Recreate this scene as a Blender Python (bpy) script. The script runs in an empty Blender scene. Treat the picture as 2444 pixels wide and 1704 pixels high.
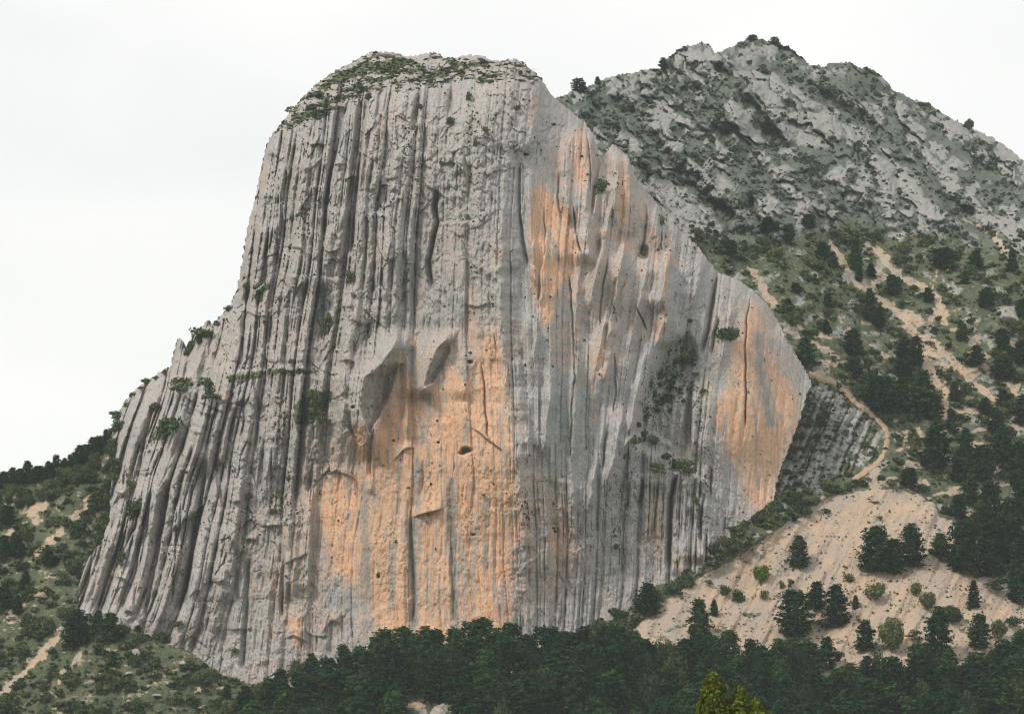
import bpy, math, random
import numpy as np
from mathutils import Vector

# ------------------------------------------------------------------ camera, sky, sun, exposure
SC = bpy.context.scene
COL = SC.collection
PITCH = math.radians(9.0)
TH = 1.0 / 6.0                     # tan of half the horizontal field of view
cam_d = bpy.data.cameras.new('camera')
cam_d.sensor_fit = 'HORIZONTAL'
cam_d.angle = 2 * math.atan(TH)
cam_d.clip_start = 1.0
cam_d.clip_end = 20000.0
cam = bpy.data.objects.new('camera', cam_d)
COL.objects.link(cam)
cam.location = (0, 0, 0)
cam.rotation_euler = (math.radians(90) + PITCH, 0, 0)
SC.camera = cam

SUN_DIR = Vector((-0.70, -0.62, 0.95)).normalized()      # towards the sun behind the cloud
SKY_VALUE = 0.57
world = bpy.data.worlds.new('World')
SC.world = world
world.use_nodes = True
wt = world.node_tree
wt.nodes.clear()
w_out = wt.nodes.new('ShaderNodeOutputWorld')
w_bg = wt.nodes.new('ShaderNodeBackground')
w_sky = wt.nodes.new('ShaderNodeTexSky')
w_sky.sky_type = 'NISHITA'
w_sky.sun_disc = False
w_sky.sun_elevation = math.asin(SUN_DIR.z)
w_sky.sun_rotation = math.atan2(SUN_DIR.x, SUN_DIR.y)
w_sky.dust_density = 6.0
w_mul = wt.nodes.new('ShaderNodeVectorMath'); w_mul.operation = 'SCALE'; w_mul.inputs['Scale'].default_value = 0.10
wt.links.new(w_sky.outputs[0], w_mul.inputs[0])
w_tc = wt.nodes.new('ShaderNodeTexCoord')
w_map = wt.nodes.new('ShaderNodeMapping'); w_map.inputs['Scale'].default_value = (1.0, 1.0, 2.2)
wt.links.new(w_tc.outputs['Generated'], w_map.inputs['Vector'])
w_n = wt.nodes.new('ShaderNodeTexNoise'); w_n.inputs['Scale'].default_value = 5.0; w_n.inputs['Detail'].default_value = 4.0
w_n.inputs['Roughness'].default_value = 0.45
wt.links.new(w_map.outputs[0], w_n.inputs['Vector'])
w_r = wt.nodes.new('ShaderNodeValToRGB')
w_r.color_ramp.elements[0].position = 0.32; w_r.color_ramp.elements[0].color = (0.925, 0.938, 0.938, 1)
w_r.color_ramp.elements[1].position = 0.68; w_r.color_ramp.elements[1].color = (1.11, 1.105, 1.085, 1)
wt.links.new(w_n.outputs['Fac'], w_r.inputs['Fac'])
w_mix = wt.nodes.new('ShaderNodeMix'); w_mix.data_type = 'RGBA'; w_mix.inputs[0].default_value = 0.97
wt.links.new(w_mul.outputs[0], w_mix.inputs[6]); wt.links.new(w_r.outputs[0], w_mix.inputs[7])
wt.links.new(w_mix.outputs[2], w_bg.inputs['Color'])
w_bg.inputs['Strength'].default_value = SKY_VALUE
wt.links.new(w_bg.outputs[0], w_out.inputs['Surface'])

sun_d = bpy.data.lights.new('sun', 'SUN')
sun_d.energy = 1.5
sun_d.angle = math.radians(12)
sun_d.color = (1.0, 0.92, 0.80)
sun = bpy.data.objects.new('sun', sun_d)
COL.objects.link(sun)
sun.rotation_euler = SUN_DIR.to_track_quat('Z', 'Y').to_euler()
SC.view_settings.view_transform = 'Standard'
SC.view_settings.look = 'None'
SC.view_settings.gamma = 1.0
SC.view_settings.exposure = 0.80
SC.view_settings.use_curve_mapping = False
SC.cycles.use_denoising = True
SC.cycles.filter_width = 1.05
SC.cycles.max_bounces = 5
SC.cycles.diffuse_bounces = 3
SC.cycles.volume_bounces = 1
SC.cycles.transparent_max_bounces = 4

# ------------------------------------------------------------------ numpy helpers
rng = np.random.default_rng(7)
_perm = np.random.default_rng(11).permutation(4096).astype(np.int64)
_ga = np.random.default_rng(12).uniform(0, 2 * np.pi, 4096)
_gx, _gy = np.cos(_ga), np.sin(_ga)
_hv = np.random.default_rng(13).uniform(0, 1, (4096, 2))


def _h(ix, iy, seed):
    return _perm[(_perm[(ix + seed * 131) & 4095] + iy + seed * 57) & 4095]


def pn(x, y, seed=0):
    """Perlin noise, about -0.7..0.7"""
    x = np.asarray(x, float); y = np.asarray(y, float)
    ix = np.floor(x).astype(np.int64); iy = np.floor(y).astype(np.int64)
    fx = x - ix; fy = y - iy
    u = fx * fx * fx * (fx * (fx * 6 - 15) + 10); v = fy * fy * fy * (fy * (fy * 6 - 15) + 10)
    r = 0
    out = []
    for dx in (0, 1):
        for dy in (0, 1):
            h = _h(ix + dx, iy + dy, seed)
            out.append(_gx[h] * (fx - dx) + _gy[h] * (fy - dy))
    a = out[0] + (out[2] - out[0]) * u
    b = out[1] + (out[3] - out[1]) * u
    return a + (b - a) * v


def fbm(x, y, o=4, seed=0, gain=0.5, lac=2.03):
    r = 0; a = 1.0
    for i in range(o):
        r = r + a * pn(x, y, seed + i * 7); x = x * lac; y = y * lac; a *= gain
    return r


def billow(x, y, o=3, seed=0, gain=0.5, lac=2.1):
    r = 0; a = 1.0
    for i in range(o):
        r = r + a * np.abs(pn(x, y, seed + i * 7)); x = x * lac; y = y * lac; a *= gain
    return r


def worley(x, y, seed=0):
    ix = np.floor(x).astype(np.int64); iy = np.floor(y).astype(np.int64)
    f1 = np.full(x.shape, 9.0); f2 = np.full(x.shape, 9.0); idv = np.zeros(x.shape)
    for dx in (-1, 0, 1):
        for dy in (-1, 0, 1):
            h = _h(ix + dx, iy + dy, seed)
            d = np.hypot(ix + dx + _hv[h, 0] - x, iy + dy + _hv[h, 1] - y)
            near = d < f1
            f2 = np.where(near, f1, np.minimum(f2, d))
            idv = np.where(near, _hv[h, 0], idv)
            f1 = np.where(near, d, f1)
    return f1, f2, idv


def sst(a, b, x):
    t = np.clip((x - a) / (b - a + 1e-9), 0, 1)
    return t * t * (3 - 2 * t)


def inside(poly, X, Y):
    p = np.asarray(poly, float)
    res = np.zeros(X.shape, bool)
    n = len(p)
    for i in range(n):
        x1, y1 = p[i]; x2, y2 = p[(i + 1) % n]
        if y1 == y2:
            continue
        c = ((y1 > Y) != (y2 > Y)) & (X < (x2 - x1) * (Y - y1) / (y2 - y1) + x1)
        res ^= c
    return res


def pdist(pts, X, Y, closed=False):
    p = np.asarray(pts, float)
    if closed:
        p = np.vstack([p, p[:1]])
    d = np.full(X.shape, 1e9)
    for (x1, y1), (x2, y2) in zip(p[:-1], p[1:]):
        ax, ay = x2 - x1, y2 - y1
        t = np.clip(((X - x1) * ax + (Y - y1) * ay) / (ax * ax + ay * ay + 1e-9), 0, 1)
        d = np.minimum(d, np.hypot(X - x1 - t * ax, Y - y1 - t * ay))
    return d


def blur(a, r):
    r = int(max(0, round(r)))
    if r == 0:
        return a
    for _ in range(2):
        for ax in (0, 1):
            p = np.pad(a, [(r + 1, r) if k == ax else (0, 0) for k in (0, 1)], mode='edge')
            c = np.cumsum(p, axis=ax)
            if ax == 0:
                a = (c[2 * r + 1:] - c[:-2 * r - 1]) / (2 * r + 1)
            else:
                a = (c[:, 2 * r + 1:] - c[:, :-2 * r - 1]) / (2 * r + 1)
    return a


def tps(ctrl, X, Y, val_scale=1.0):
    """thin plate spline through (x, y, value) points, evaluated coarsely and upsampled"""
    c = np.asarray(ctrl, float)
    n = len(c)
    sx = c[:, :2] / 1000.0

    def U(r2):
        return 0.5 * r2 * np.log(r2 + 1e-12)
    r2 = ((sx[:, None, :] - sx[None]) ** 2).sum(-1)
    A = np.zeros((n + 3, n + 3))
    A[:n, :n] = U(r2) + 1e-4 * np.eye(n)
    A[:n, n] = 1; A[:n, n + 1:] = sx
    A[n, :n] = 1; A[n + 1:, :n] = sx.T
    w = np.linalg.solve(A, np.concatenate([c[:, 2], [0, 0, 0]]))
    k = 6
    gx = np.linspace(X[0, 0], X[0, -1], X.shape[1] // k + 2) / 1000.0
    gy = np.linspace(Y[0, 0], Y[-1, 0], Y.shape[0] // k + 2) / 1000.0
    GX, GY = np.meshgrid(gx, gy)
    out = w[n] + w[n + 1] * GX + w[n + 2] * GY
    for i in range(n):
        out += w[i] * U((GX - sx[i, 0]) ** 2 + (GY - sx[i, 1]) ** 2)
    fx = np.interp(X[0] / 1000.0, gx, np.arange(len(gx)))
    fy = np.interp(Y[:, 0] / 1000.0, gy, np.arange(len(gy)))
    ix = np.clip(fx.astype(int), 0, len(gx) - 2); iy = np.clip(fy.astype(int), 0, len(gy) - 2)
    tx = (fx - ix)[None]; ty = (fy - iy)[:, None]
    a = out[np.ix_(iy, ix)]; b = out[np.ix_(iy, ix + 1)]; c2 = out[np.ix_(iy + 1, ix)]; d = out[np.ix_(iy + 1, ix + 1)]
    return (a * (1 - tx) + b * tx) * (1 - ty) + (c2 * (1 - tx) + d * tx) * ty


CP, SP = math.cos(PITCH), math.sin(PITCH)


def unproj(px, py, D):
    """survey direction (px, py) and distance D north of the camera -> world point"""
    a = (px - 1222.0) / 1222.0 * TH
    b = (852.0 - py) / 1222.0 * TH
    t = D / (CP - b * SP)
    return a * t, D + 0 * a, (SP + b * CP) * t


class Relief:
    def __init__(s, x0, x1, y0, y1, step):
        s.x0, s.y0, s.step = x0, y0, step
        s.gx = np.arange(x0, x1 + step * .5, step, dtype=float)
        s.gy = np.arange(y0, y1 + step * .5, step, dtype=float)
        s.X, s.Y = np.meshgrid(s.gx, s.gy)
        s.D = None
        s.attr = {}

    def mask(s, poly, soft=6, warp=0, seed=3, wl=40):
        X, Y = s.X, s.Y
        p = np.asarray(poly, float)
        m = 40 + warp * 2 + soft * 3
        c0 = max(0, int((p[:, 0].min() - m - s.x0) / s.step)); c1 = int((p[:, 0].max() + m - s.x0) / s.step) + 2
        r0 = max(0, int((p[:, 1].min() - m - s.y0) / s.step)); r1 = int((p[:, 1].max() + m - s.y0) / s.step) + 2
        out = np.zeros(X.shape)
        if c1 <= 0 or r1 <= 0:
            return out
        xx, yy = X[r0:r1, c0:c1], Y[r0:r1, c0:c1]
        if warp:
            wx = fbm(xx / wl, yy / wl, 4, seed) * warp * 1.6
            wy = fbm(xx / wl, yy / wl, 4, seed + 50) * warp * 1.6
            xx, yy = xx + wx, yy + wy
        out[r0:r1, c0:c1] = blur(inside(p, xx, yy).astype(float), soft / s.step)
        return out

    def line(s, pts, w, warp=0, seed=5, wl=30):
        """soft stroke along a polyline, 1 in the middle"""
        X, Y = s.X, s.Y
        p = np.asarray(pts, float)
        m = w * 3 + warp * 2 + 10
        c0 = max(0, int((p[:, 0].min() - m - s.x0) / s.step)); c1 = max(0, int((p[:, 0].max() + m - s.x0) / s.step) + 2)
        r0 = max(0, int((p[:, 1].min() - m - s.y0) / s.step)); r1 = max(0, int((p[:, 1].max() + m - s.y0) / s.step) + 2)
        out = np.zeros(X.shape)
        xx, yy = X[r0:r1, c0:c1], Y[r0:r1, c0:c1]
        if xx.size == 0:
            return out
        if warp:
            xx = xx + fbm(xx / wl, yy / wl, 4, seed) * warp * 1.6
            yy = yy + fbm(xx / wl, yy / wl, 4, seed + 40) * warp * 1.6
        out[r0:r1, c0:c1] = np.exp(-(pdist(p, xx, yy) / w) ** 2)
        return out

    def _xwin(s, pts, reach, fade, warp, seed):
        p = np.asarray(pts, float)
        p = p[np.argsort(p[:, 1])]
        r0 = max(0, int((p[0, 1] - s.y0) / s.step)); r1 = min(s.X.shape[0], int((p[-1, 1] - s.y0) / s.step) + 2)
        c0 = max(0, int((p[:, 0].min() - reach - s.x0) / s.step)); c1 = min(s.X.shape[1], int((p[:, 0].max() + reach - s.x0) / s.step) + 2)
        xx, yy = s.X[r0:r1, c0:c1], s.Y[r0:r1, c0:c1]
        xl = np.interp(yy[:, 0], p[:, 1], p[:, 0])
        xl = xl + (fbm(yy[:, 0] / 45.0, yy[:, 0] * 0 + seed, 3, seed) * warp)
        d = xx - xl[:, None]
        L = p[-1, 1] - p[0, 1]
        f0, f1 = fade if np.ndim(fade) else (min(fade, L * .45),) * 2
        win = sst(p[0, 1], p[0, 1] + f0, yy) * sst(p[-1, 1], p[-1, 1] - f1, yy)
        return (slice(r0, r1), slice(c0, c1)), d, win

    def groove(s, pts, A, w, asym=1.7, fade=40, warp=5, seed=1):
        sl, d, win = s._xwin(pts, w * 5, fade, warp, seed)
        if d.size == 0:
            return
        prof = np.where(d < 0, np.clip(1 + d / (w * asym * 1.5), 0, 1) ** 1.15, 1 - sst(0, w * .55 + 1.2, d))
        s.D[sl] += A * prof * win

    def stepx(s, pts, A, w, L, fade=50, warp=4, seed=2):
        """rock left of the line stands proud by A and falls back over w to its right (A<0: mirrored)"""
        sl, d, win = s._xwin(pts, L * 3 + w, fade, warp, seed)
        if d.size == 0:
            return
        if A < 0:
            d = -d
        s.D[sl] += -abs(A) * (1 - np.clip(d / w, 0, 1)) * np.exp(-np.maximum(0, -d) / L) * win

    def ledge(s, pts, A, w, L, warp=4, seed=9, fade=25):
        """rock below the line stands proud by A (a ledge); A<0: rock above overhangs"""
        p = np.asarray(pts, float)
        p = p[np.argsort(p[:, 0])]
        reach = L * 3 + w
        c0 = max(0, int((p[0, 0] - s.x0) / s.step)); c1 = int((p[-1, 0] - s.x0) / s.step) + 2
        r0 = max(0, int((p[:, 1].min() - reach - s.y0) / s.step)); r1 = int((p[:, 1].max() + reach - s.y0) / s.step) + 2
        xx, yy = s.X[r0:r1, c0:c1], s.Y[r0:r1, c0:c1]
        yl = np.interp(xx[0], p[:, 0], p[:, 1]) + fbm(xx[0] / 30.0, xx[0] * 0 + seed, 3, seed) * warp
        d = yy - yl[None]
        f = min(fade, (p[-1, 0] - p[0, 0]) * .4)
        win = sst(p[0, 0], p[0, 0] + f, xx) * sst(p[-1, 0], p[-1, 0] - f, xx)
        if A < 0:
            d = -d
        s.D[r0:r1, c0:c1] += -abs(A) * sst(-w, 0, d) * np.exp(-(np.maximum(0, d) / L) ** 1.5) * win

    def finish(s):
        s.x, s.y, s.z = unproj(s.X, s.Y, s.D)
        P = np.stack([s.x, s.y, s.z], -1)
        du = np.gradient(P, axis=1); dv = np.gradient(P, axis=0)
        n = np.cross(du, dv)
        n /= np.linalg.norm(n, axis=-1, keepdims=True) + 1e-9
        n[n[..., 1] > 0] *= -1
        s.P, s.N = P, n

    def at(s, px, py):
        fx = np.clip((np.asarray(px, float) - s.x0) / s.step, 0, len(s.gx) - 1.001)
        fy = np.clip((np.asarray(py, float) - s.y0) / s.step, 0, len(s.gy) - 1.001)
        ix = fx.astype(int); iy = fy.astype(int); tx = (fx - ix)[..., None]; ty = (fy - iy)[..., None]
        P = s.P
        return (P[iy, ix] * (1 - tx) + P[iy, ix + 1] * tx) * (1 - ty) + (P[iy + 1, ix] * (1 - tx) + P[iy + 1, ix + 1] * tx) * ty

    def val(s, name, px, py):
        a = s.attr[name] if isinstance(name, str) else name
        ix = np.clip(((np.asarray(px, float) - s.x0) / s.step).round().astype(int), 0, len(s.gx) - 1)
        iy = np.clip(((np.asarray(py, float) - s.y0) / s.step).round().astype(int), 0, len(s.gy) - 1)
        return a[iy, ix]

    def build(s, name, fsel, mat, parent=None, skirt=0.0, drop=0.0):
        """mesh object of the selected cells; skirt: boundary of the whole selection runs back into the hill"""
        rows, cols = s.X.shape
        r, c = np.nonzero(fsel)
        if len(r) == 0:
            return None
        i0 = r * cols + c
        quads = np.stack([i0, i0 + cols, i0 + cols + 1, i0 + 1], -1)
        used, inv = np.unique(quads, return_inverse=True)
        quads = inv.reshape(-1, 4)
        V = s.P.reshape(-1, 3)[used]
        N = s.N.reshape(-1, 3)[used]
        at = {k: a.reshape(-1)[used] for k, a in s.attr.items()}
        if skirt:
            out = s.outer
            pad = np.pad(out, 1)
            sk = []
            # boundary edges of the outline (cells in fsel whose neighbour is not in the outline)
            for dr, dc, e in ((-1, 0, (3, 0)), (1, 0, (1, 2)), (0, -1, (0, 1)), (0, 1, (2, 3))):
                bnd = ~pad[r + 1 + dr, c + 1 + dc]
                sk.append(quads[bnd][:, e])
            e = np.concatenate(sk)
            if len(e):
                bu, bi = np.unique(e, return_inverse=True)
                bi = bi.reshape(-1, 2)
                nv = V[bu].copy()
                nv[:, 1] += skirt
                nv[:, 2] -= drop
                base = len(V)
                V = np.vstack([V, nv])
                nn = N[bu].copy()
                N = np.vstack([N, nn])
                for k in at:
                    at[k] = np.concatenate([at[k], at[k][bu]])
                q2 = np.stack([e[:, 1], e[:, 0], base + bi[:, 0], base + bi[:, 1]], -1)
                quads = np.vstack([quads, q2])
        me = mesh_np(name, V, quads, mat)
        for k, a in at.items():
            la = me.attributes.new(k, 'FLOAT', 'POINT')
            la.data.foreach_set('value', a.astype(np.float32))
        me.polygons.foreach_set('use_smooth', np.ones(len(quads), bool))
        me.normals_split_custom_set_from_vertices(N.tolist())
        o = bpy.data.objects.new(name, me)
        COL.objects.link(o)
        o.parent = parent
        return o


def mesh_np(name, V, Q, mat=None):
    me = bpy.data.meshes.new(name)
    V = np.asarray(V, np.float32); Q = np.asarray(Q, np.int32)
    k = Q.shape[1]
    me.vertices.add(len(V)); me.vertices.foreach_set('co', V.ravel())
    me.loops.add(Q.size); me.loops.foreach_set('vertex_index', Q.ravel())
    me.polygons.add(len(Q))
    me.polygons.foreach_set('loop_start', np.arange(0, Q.size, k, dtype=np.int32))
    me.update(calc_edges=True)
    if mat:
        me.materials.append(mat)
    return me


def tag(o, label=None, cat=None, group=None, kind=None):
    if label: o['label'] = label
    if cat: o['category'] = cat
    if group: o['group'] = group
    if kind: o['kind'] = kind
    return o


def empty(name, loc=(0, 0, 0), rz=0.0, sc=1.0):
    o = bpy.data.objects.new(name, None)
    COL.objects.link(o)
    o.location = loc
    o.rotation_euler = (0, 0, rz)
    if np.ndim(sc) == 0: sc = (sc, sc, sc)
    o.scale = sc
    return o


def link(name, me, parent=None, loc=None, rz=0.0, sc=None, rot=None):
    o = bpy.data.objects.new(name, me)
    COL.objects.link(o)
    if parent: o.parent = parent
    if loc is not None: o.location = loc
    o.rotation_euler = rot if rot is not None else (0, 0, rz)
    if sc is not None: o.scale = sc if np.ndim(sc) else (sc, sc, sc)
    return o


# ------------------------------------------------------------------ materials
class NT:
    def __init__(s, name):
        s.m = bpy.data.materials.new(name); s.m.use_nodes = True
        s.t = s.m.node_tree; s.t.nodes.clear()
        s.out = s.t.nodes.new('ShaderNodeOutputMaterial')

    def n(s, typ, **kw):
        nd = s.t.nodes.new('ShaderNode' + typ)
        for k, v in kw.items():
            if k.startswith('_'):
                setattr(nd, k[1:], v)
            else:
                nd.inputs[k.replace('__', ' ')].default_value = v
        return nd

    def l(s, a, b):
        s.t.links.new(a, b)

    def set(s, sock, v):
        if hasattr(v, 'is_output'):
            s.l(v, sock)
        else:
            if sock.type == 'RGBA' and len(v) == 3:
                v = (*v, 1)
            sock.default_value = v

    def mix(s, f, a, b, mode='MIX'):
        nd = s.t.nodes.new('ShaderNodeMix'); nd.data_type = 'RGBA'; nd.blend_type = mode
        s.set(nd.inputs[0], f); s.set(nd.inputs[6], a); s.set(nd.inputs[7], b)
        return nd.outputs[2]

    def math(s, op, a, b=0.0, c=0.0, clamp=False):
        nd = s.t.nodes.new('ShaderNodeMath'); nd.operation = op; nd.use_clamp = clamp
        s.set(nd.inputs[0], a); s.set(nd.inputs[1], b); s.set(nd.inputs[2], c)
        return nd.outputs[0]

    def ramp(s, f, *stops):
        nd = s.t.nodes.new('ShaderNodeValToRGB')
        s.set(nd.inputs[0], f)
        el = nd.color_ramp.elements
        while len(el) < len(stops):
            el.new(0.5)
        for e, (p, c) in zip(el, stops):
            e.position = p
            if np.ndim(c) == 0: c = (c, c, c)
            e.color = (*c, 1)
        return nd.outputs[0]

    def coords(s, scale, rot=(0, 0, 0)):
        g = s.t.nodes.new('ShaderNodeNewGeometry') if not hasattr(s, 'geo') else s.geo
        s.geo = g
        mp = s.t.nodes.new('ShaderNodeMapping')
        mp.inputs['Scale'].default_value = scale if np.ndim(scale) else (scale,) * 3
        mp.inputs['Rotation'].default_value = rot
        s.l(g.outputs['Position'], mp.inputs['Vector'])
        return mp.outputs[0]

    def noise(s, vec, detail=4, rough=0.55, sc=1.0, dist=0.0):
        nd = s.n('TexNoise', Scale=sc, Detail=detail, Roughness=rough, Distortion=dist)
        s.l(vec, nd.inputs['Vector'])
        return nd.outputs['Fac']

    def voro(s, vec, feature='F1', sc=1.0, rnd=1.0):
        nd = s.n('TexVoronoi', Scale=sc, _feature=feature, Randomness=rnd)
        s.l(vec, nd.inputs['Vector'])
        return nd.outputs['Distance']

    def attr(s, name):
        nd = s.n('Attribute', _attribute_name=name)
        return nd.outputs['Fac']

    def bump(s, h, strength, dist, prev=None):
        nd = s.n('Bump', Strength=strength, Distance=dist)
        s.l(h, nd.inputs['Height'])
        if prev is not None: s.l(prev, nd.inputs['Normal'])
        return nd.outputs[0]

    def diffuse(s, col, normal=None, rough=1.0, spec=0.1):
        nd = s.n('BsdfPrincipled')
        s.set(nd.inputs['Base Color'], col)
        nd.inputs['Roughness'].default_value = rough
        nd.inputs['Specular IOR Level'].default_value = spec
        if normal is not None: s.l(normal, nd.inputs['Normal'])
        s.l(nd.outputs[0], s.out.inputs['Surface'])
        return nd


def cliff_material():
    s = NT('limestone_cliff')
    ev0 = s.math('SUBTRACT', 1.0, s.attr('even'))
    big = s.noise(s.coords(0.035), 4)
    mid = s.noise(s.coords((0.32, 0.32, 0.16)), 5, 0.6)
    fine = s.noise(s.coords((1.5, 1.5, 0.8)), 5, 0.7)
    blot = s.noise(s.coords((0.75, 0.75, 0.55)), 5, 0.7)
    streak = s.noise(s.coords((0.55, 0.55, 0.020)), 4, 0.6)
    streak2 = s.noise(s.coords((1.5, 1.5, 0.05)), 4, 0.65)
    streak3 = s.noise(s.coords((2.6, 2.6, 0.16)), 3, 0.6)
    warm = s.ramp(big, (0.35, (0.318, 0.302, 0.300)), (0.65, (0.388, 0.352, 0.347)))
    cool = s.ramp(mid, (0.3, (0.285, 0.306, 0.316)), (0.7, (0.362, 0.372, 0.380)))
    g = s.mix(s.ramp(mid, (0.42, 0.0), (0.60, 0.5)), warm, (0.300, 0.306, 0.292))
    g = s.mix(s.attr('cool'), g, cool)
    g = s.mix(s.ramp(blot, (0.52, 0.0), (0.70, 0.65)), g, (0.42, 0.375, 0.335))
    g = s.mix(s.ramp(blot, (0.28, 0.6), (0.42, 0.0)), g, (0.18, 0.185, 0.175))
    # ochre stained faces with grey water streaks
    tone = s.noise(s.coords((0.055, 0.055, 0.03)), 4, 0.6)
    och = s.ramp(s.noise(s.coords((0.30, 0.30, 0.14)), 6, 0.68), (0.26, (0.46, 0.235, 0.135)), (0.46, (0.60, 0.335, 0.205)), (0.66, (0.66, 0.43, 0.29)))
    pale = s.ramp(s.noise(s.coords((0.30, 0.30, 0.10)), 5, 0.65), (0.3, (0.46, 0.32, 0.23)), (0.7, (0.61, 0.44, 0.315)))
    och = s.mix(s.ramp(tone, (0.42, 0.1), (0.64, 0.75)), och, pale)
    och = s.mix(s.ramp(streak2, (0.50, 0.0), (0.66, 0.6)), och, (0.62, 0.47, 0.335))
    och = s.mix(s.ramp(streak3, (0.34, 0.5), (0.44, 0.0)), och, (0.33, 0.22, 0.14))
    och = s.mix(s.ramp(streak, (0.53, 0.0), (0.60, 0.85)), och, (0.33, 0.305, 0.285))
    och = s.mix(s.ramp(fine, (0.30, 0.5), (0.42, 0.0)), och, (0.32, 0.20, 0.12))
    st = s.attr('stain')
    edge = s.math('ADD', st, s.math('MULTIPLY', s.math('SUBTRACT', streak, 0.5), 2.0))
    edge = s.math('ADD', edge, s.math('MULTIPLY', s.math('SUBTRACT', streak2, 0.5), 0.8))
    edge = s.math('ADD', edge, s.math('MULTIPLY', s.math('SUBTRACT', blot, 0.5), 0.6))
    f_st = s.math('MULTIPLY', s.ramp(edge, (0.20, 0.0), (0.78, 1.0)), s.ramp(st, (0.02, 0.0), (0.30, 1.0)))
    g = s.mix(f_st, g, och)
    # water streaks
    g = s.mix(s.ramp(streak2, (0.56, 0.0), (0.70, 0.32)), g, (0.21, 0.215, 0.22))
    g = s.mix(s.ramp(streak3, (0.60, 0.0), (0.74, 0.4)), g, (0.42, 0.39, 0.36))
    g = s.mix(s.attr('dark'), g, s.ramp(streak2, (0.35, (0.13, 0.14, 0.15)), (0.65, (0.23, 0.235, 0.24))))
    # speckles: pockets, lichen and tufts too small to tell apart
    sp = s.voro(s.coords((0.85, 0.85, 0.7)), 'F1', 1.0)
    spn = s.noise(s.coords(0.09), 3)
    spk = s.math('MULTIPLY', s.ramp(sp, (0.10, 1.0), (0.22, 0.0)), s.ramp(spn, (0.50, 0.0), (0.64, 1.0)))
    g = s.mix(s.math('MULTIPLY', spk, 0.85), g, (0.07, 0.085, 0.06))
    hue = s.noise(s.coords((0.8, 0.8, 0.6)), 4, 0.7)
    g = s.mix(1.0, g, s.ramp(hue, (0.34, (0.90, 1.02, 0.97)), (0.46, (1.0, 1.0, 0.98)), (0.54, (1.06, 0.97, 0.98)), (0.66, (1.16, 1.06, 0.92))), 'MULTIPLY')
    grain = s.noise(s.coords((2.2, 2.2, 1.4)), 4, 0.8)
    grain = s.math('ADD', 0.5, s.math('MULTIPLY', s.math('SUBTRACT', grain, 0.5), s.math('SUBTRACT', 1.0, s.math('MULTIPLY', f_st, 0.6))))
    g = s.mix(1.0, g, s.ramp(grain, (0.30, 0.50), (0.5, 1.0), (0.70, 1.42)), 'MULTIPLY')
    dots = s.voro(s.coords((1.15, 1.15, 0.85)), 'F1', 1.0)
    dmask = s.ramp(s.noise(s.coords((0.16, 0.16, 0.1)), 3), (0.38, 0.15), (0.6, 1.0))
    g = s.mix(s.math('MULTIPLY', s.ramp(dots, (0.12, 1.0), (0.24, 0.0)), s.math('MULTIPLY', dmask, s.math('ADD', s.math('MULTIPLY', ev0, 0.6), 0.3))), g, (0.085, 0.095, 0.075))
    # grassy ledges
    v = s.math('ADD', s.attr('veg'), s.math('MULTIPLY', s.math('SUBTRACT', s.noise(s.coords(0.45), 4, 0.6), 0.5), 1.4))
    vf = s.math('MULTIPLY', s.ramp(v, (0.40, 0.0), (0.60, 1.0)), s.ramp(s.attr('veg'), (0.03, 0.0), (0.2, 1.0)))
    vc = s.ramp(s.noise(s.coords(0.22), 3), (0.35, (0.05, 0.075, 0.04)), (0.55, (0.085, 0.105, 0.05)), (0.72, (0.17, 0.155, 0.075)))
    g = s.mix(vf, g, vc)
    ev = s.math('SUBTRACT', 1.0, s.math('MULTIPLY', s.attr('even'), 0.75))
    nb = s.n('Bump', Distance=0.30); s.l(ev, nb.inputs['Strength']); s.l(s.noise(s.coords((1.5, 1.5, 0.65)), 6, 0.75), nb.inputs['Height'])
    b = s.bump(streak3, 0.5, 0.22, nb.outputs[0])
    nb = s.n('Bump', Distance=0.2); s.l(s.math('MULTIPLY', ev, 0.4), nb.inputs['Strength']); s.l(s.voro(s.coords((0.8, 0.8, 0.3)), 'DISTANCE_TO_EDGE'), nb.inputs['Height']); s.l(b, nb.inputs['Normal'])
    b = nb.outputs[0]
    s.diffuse(g, b)
    return s.m


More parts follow.
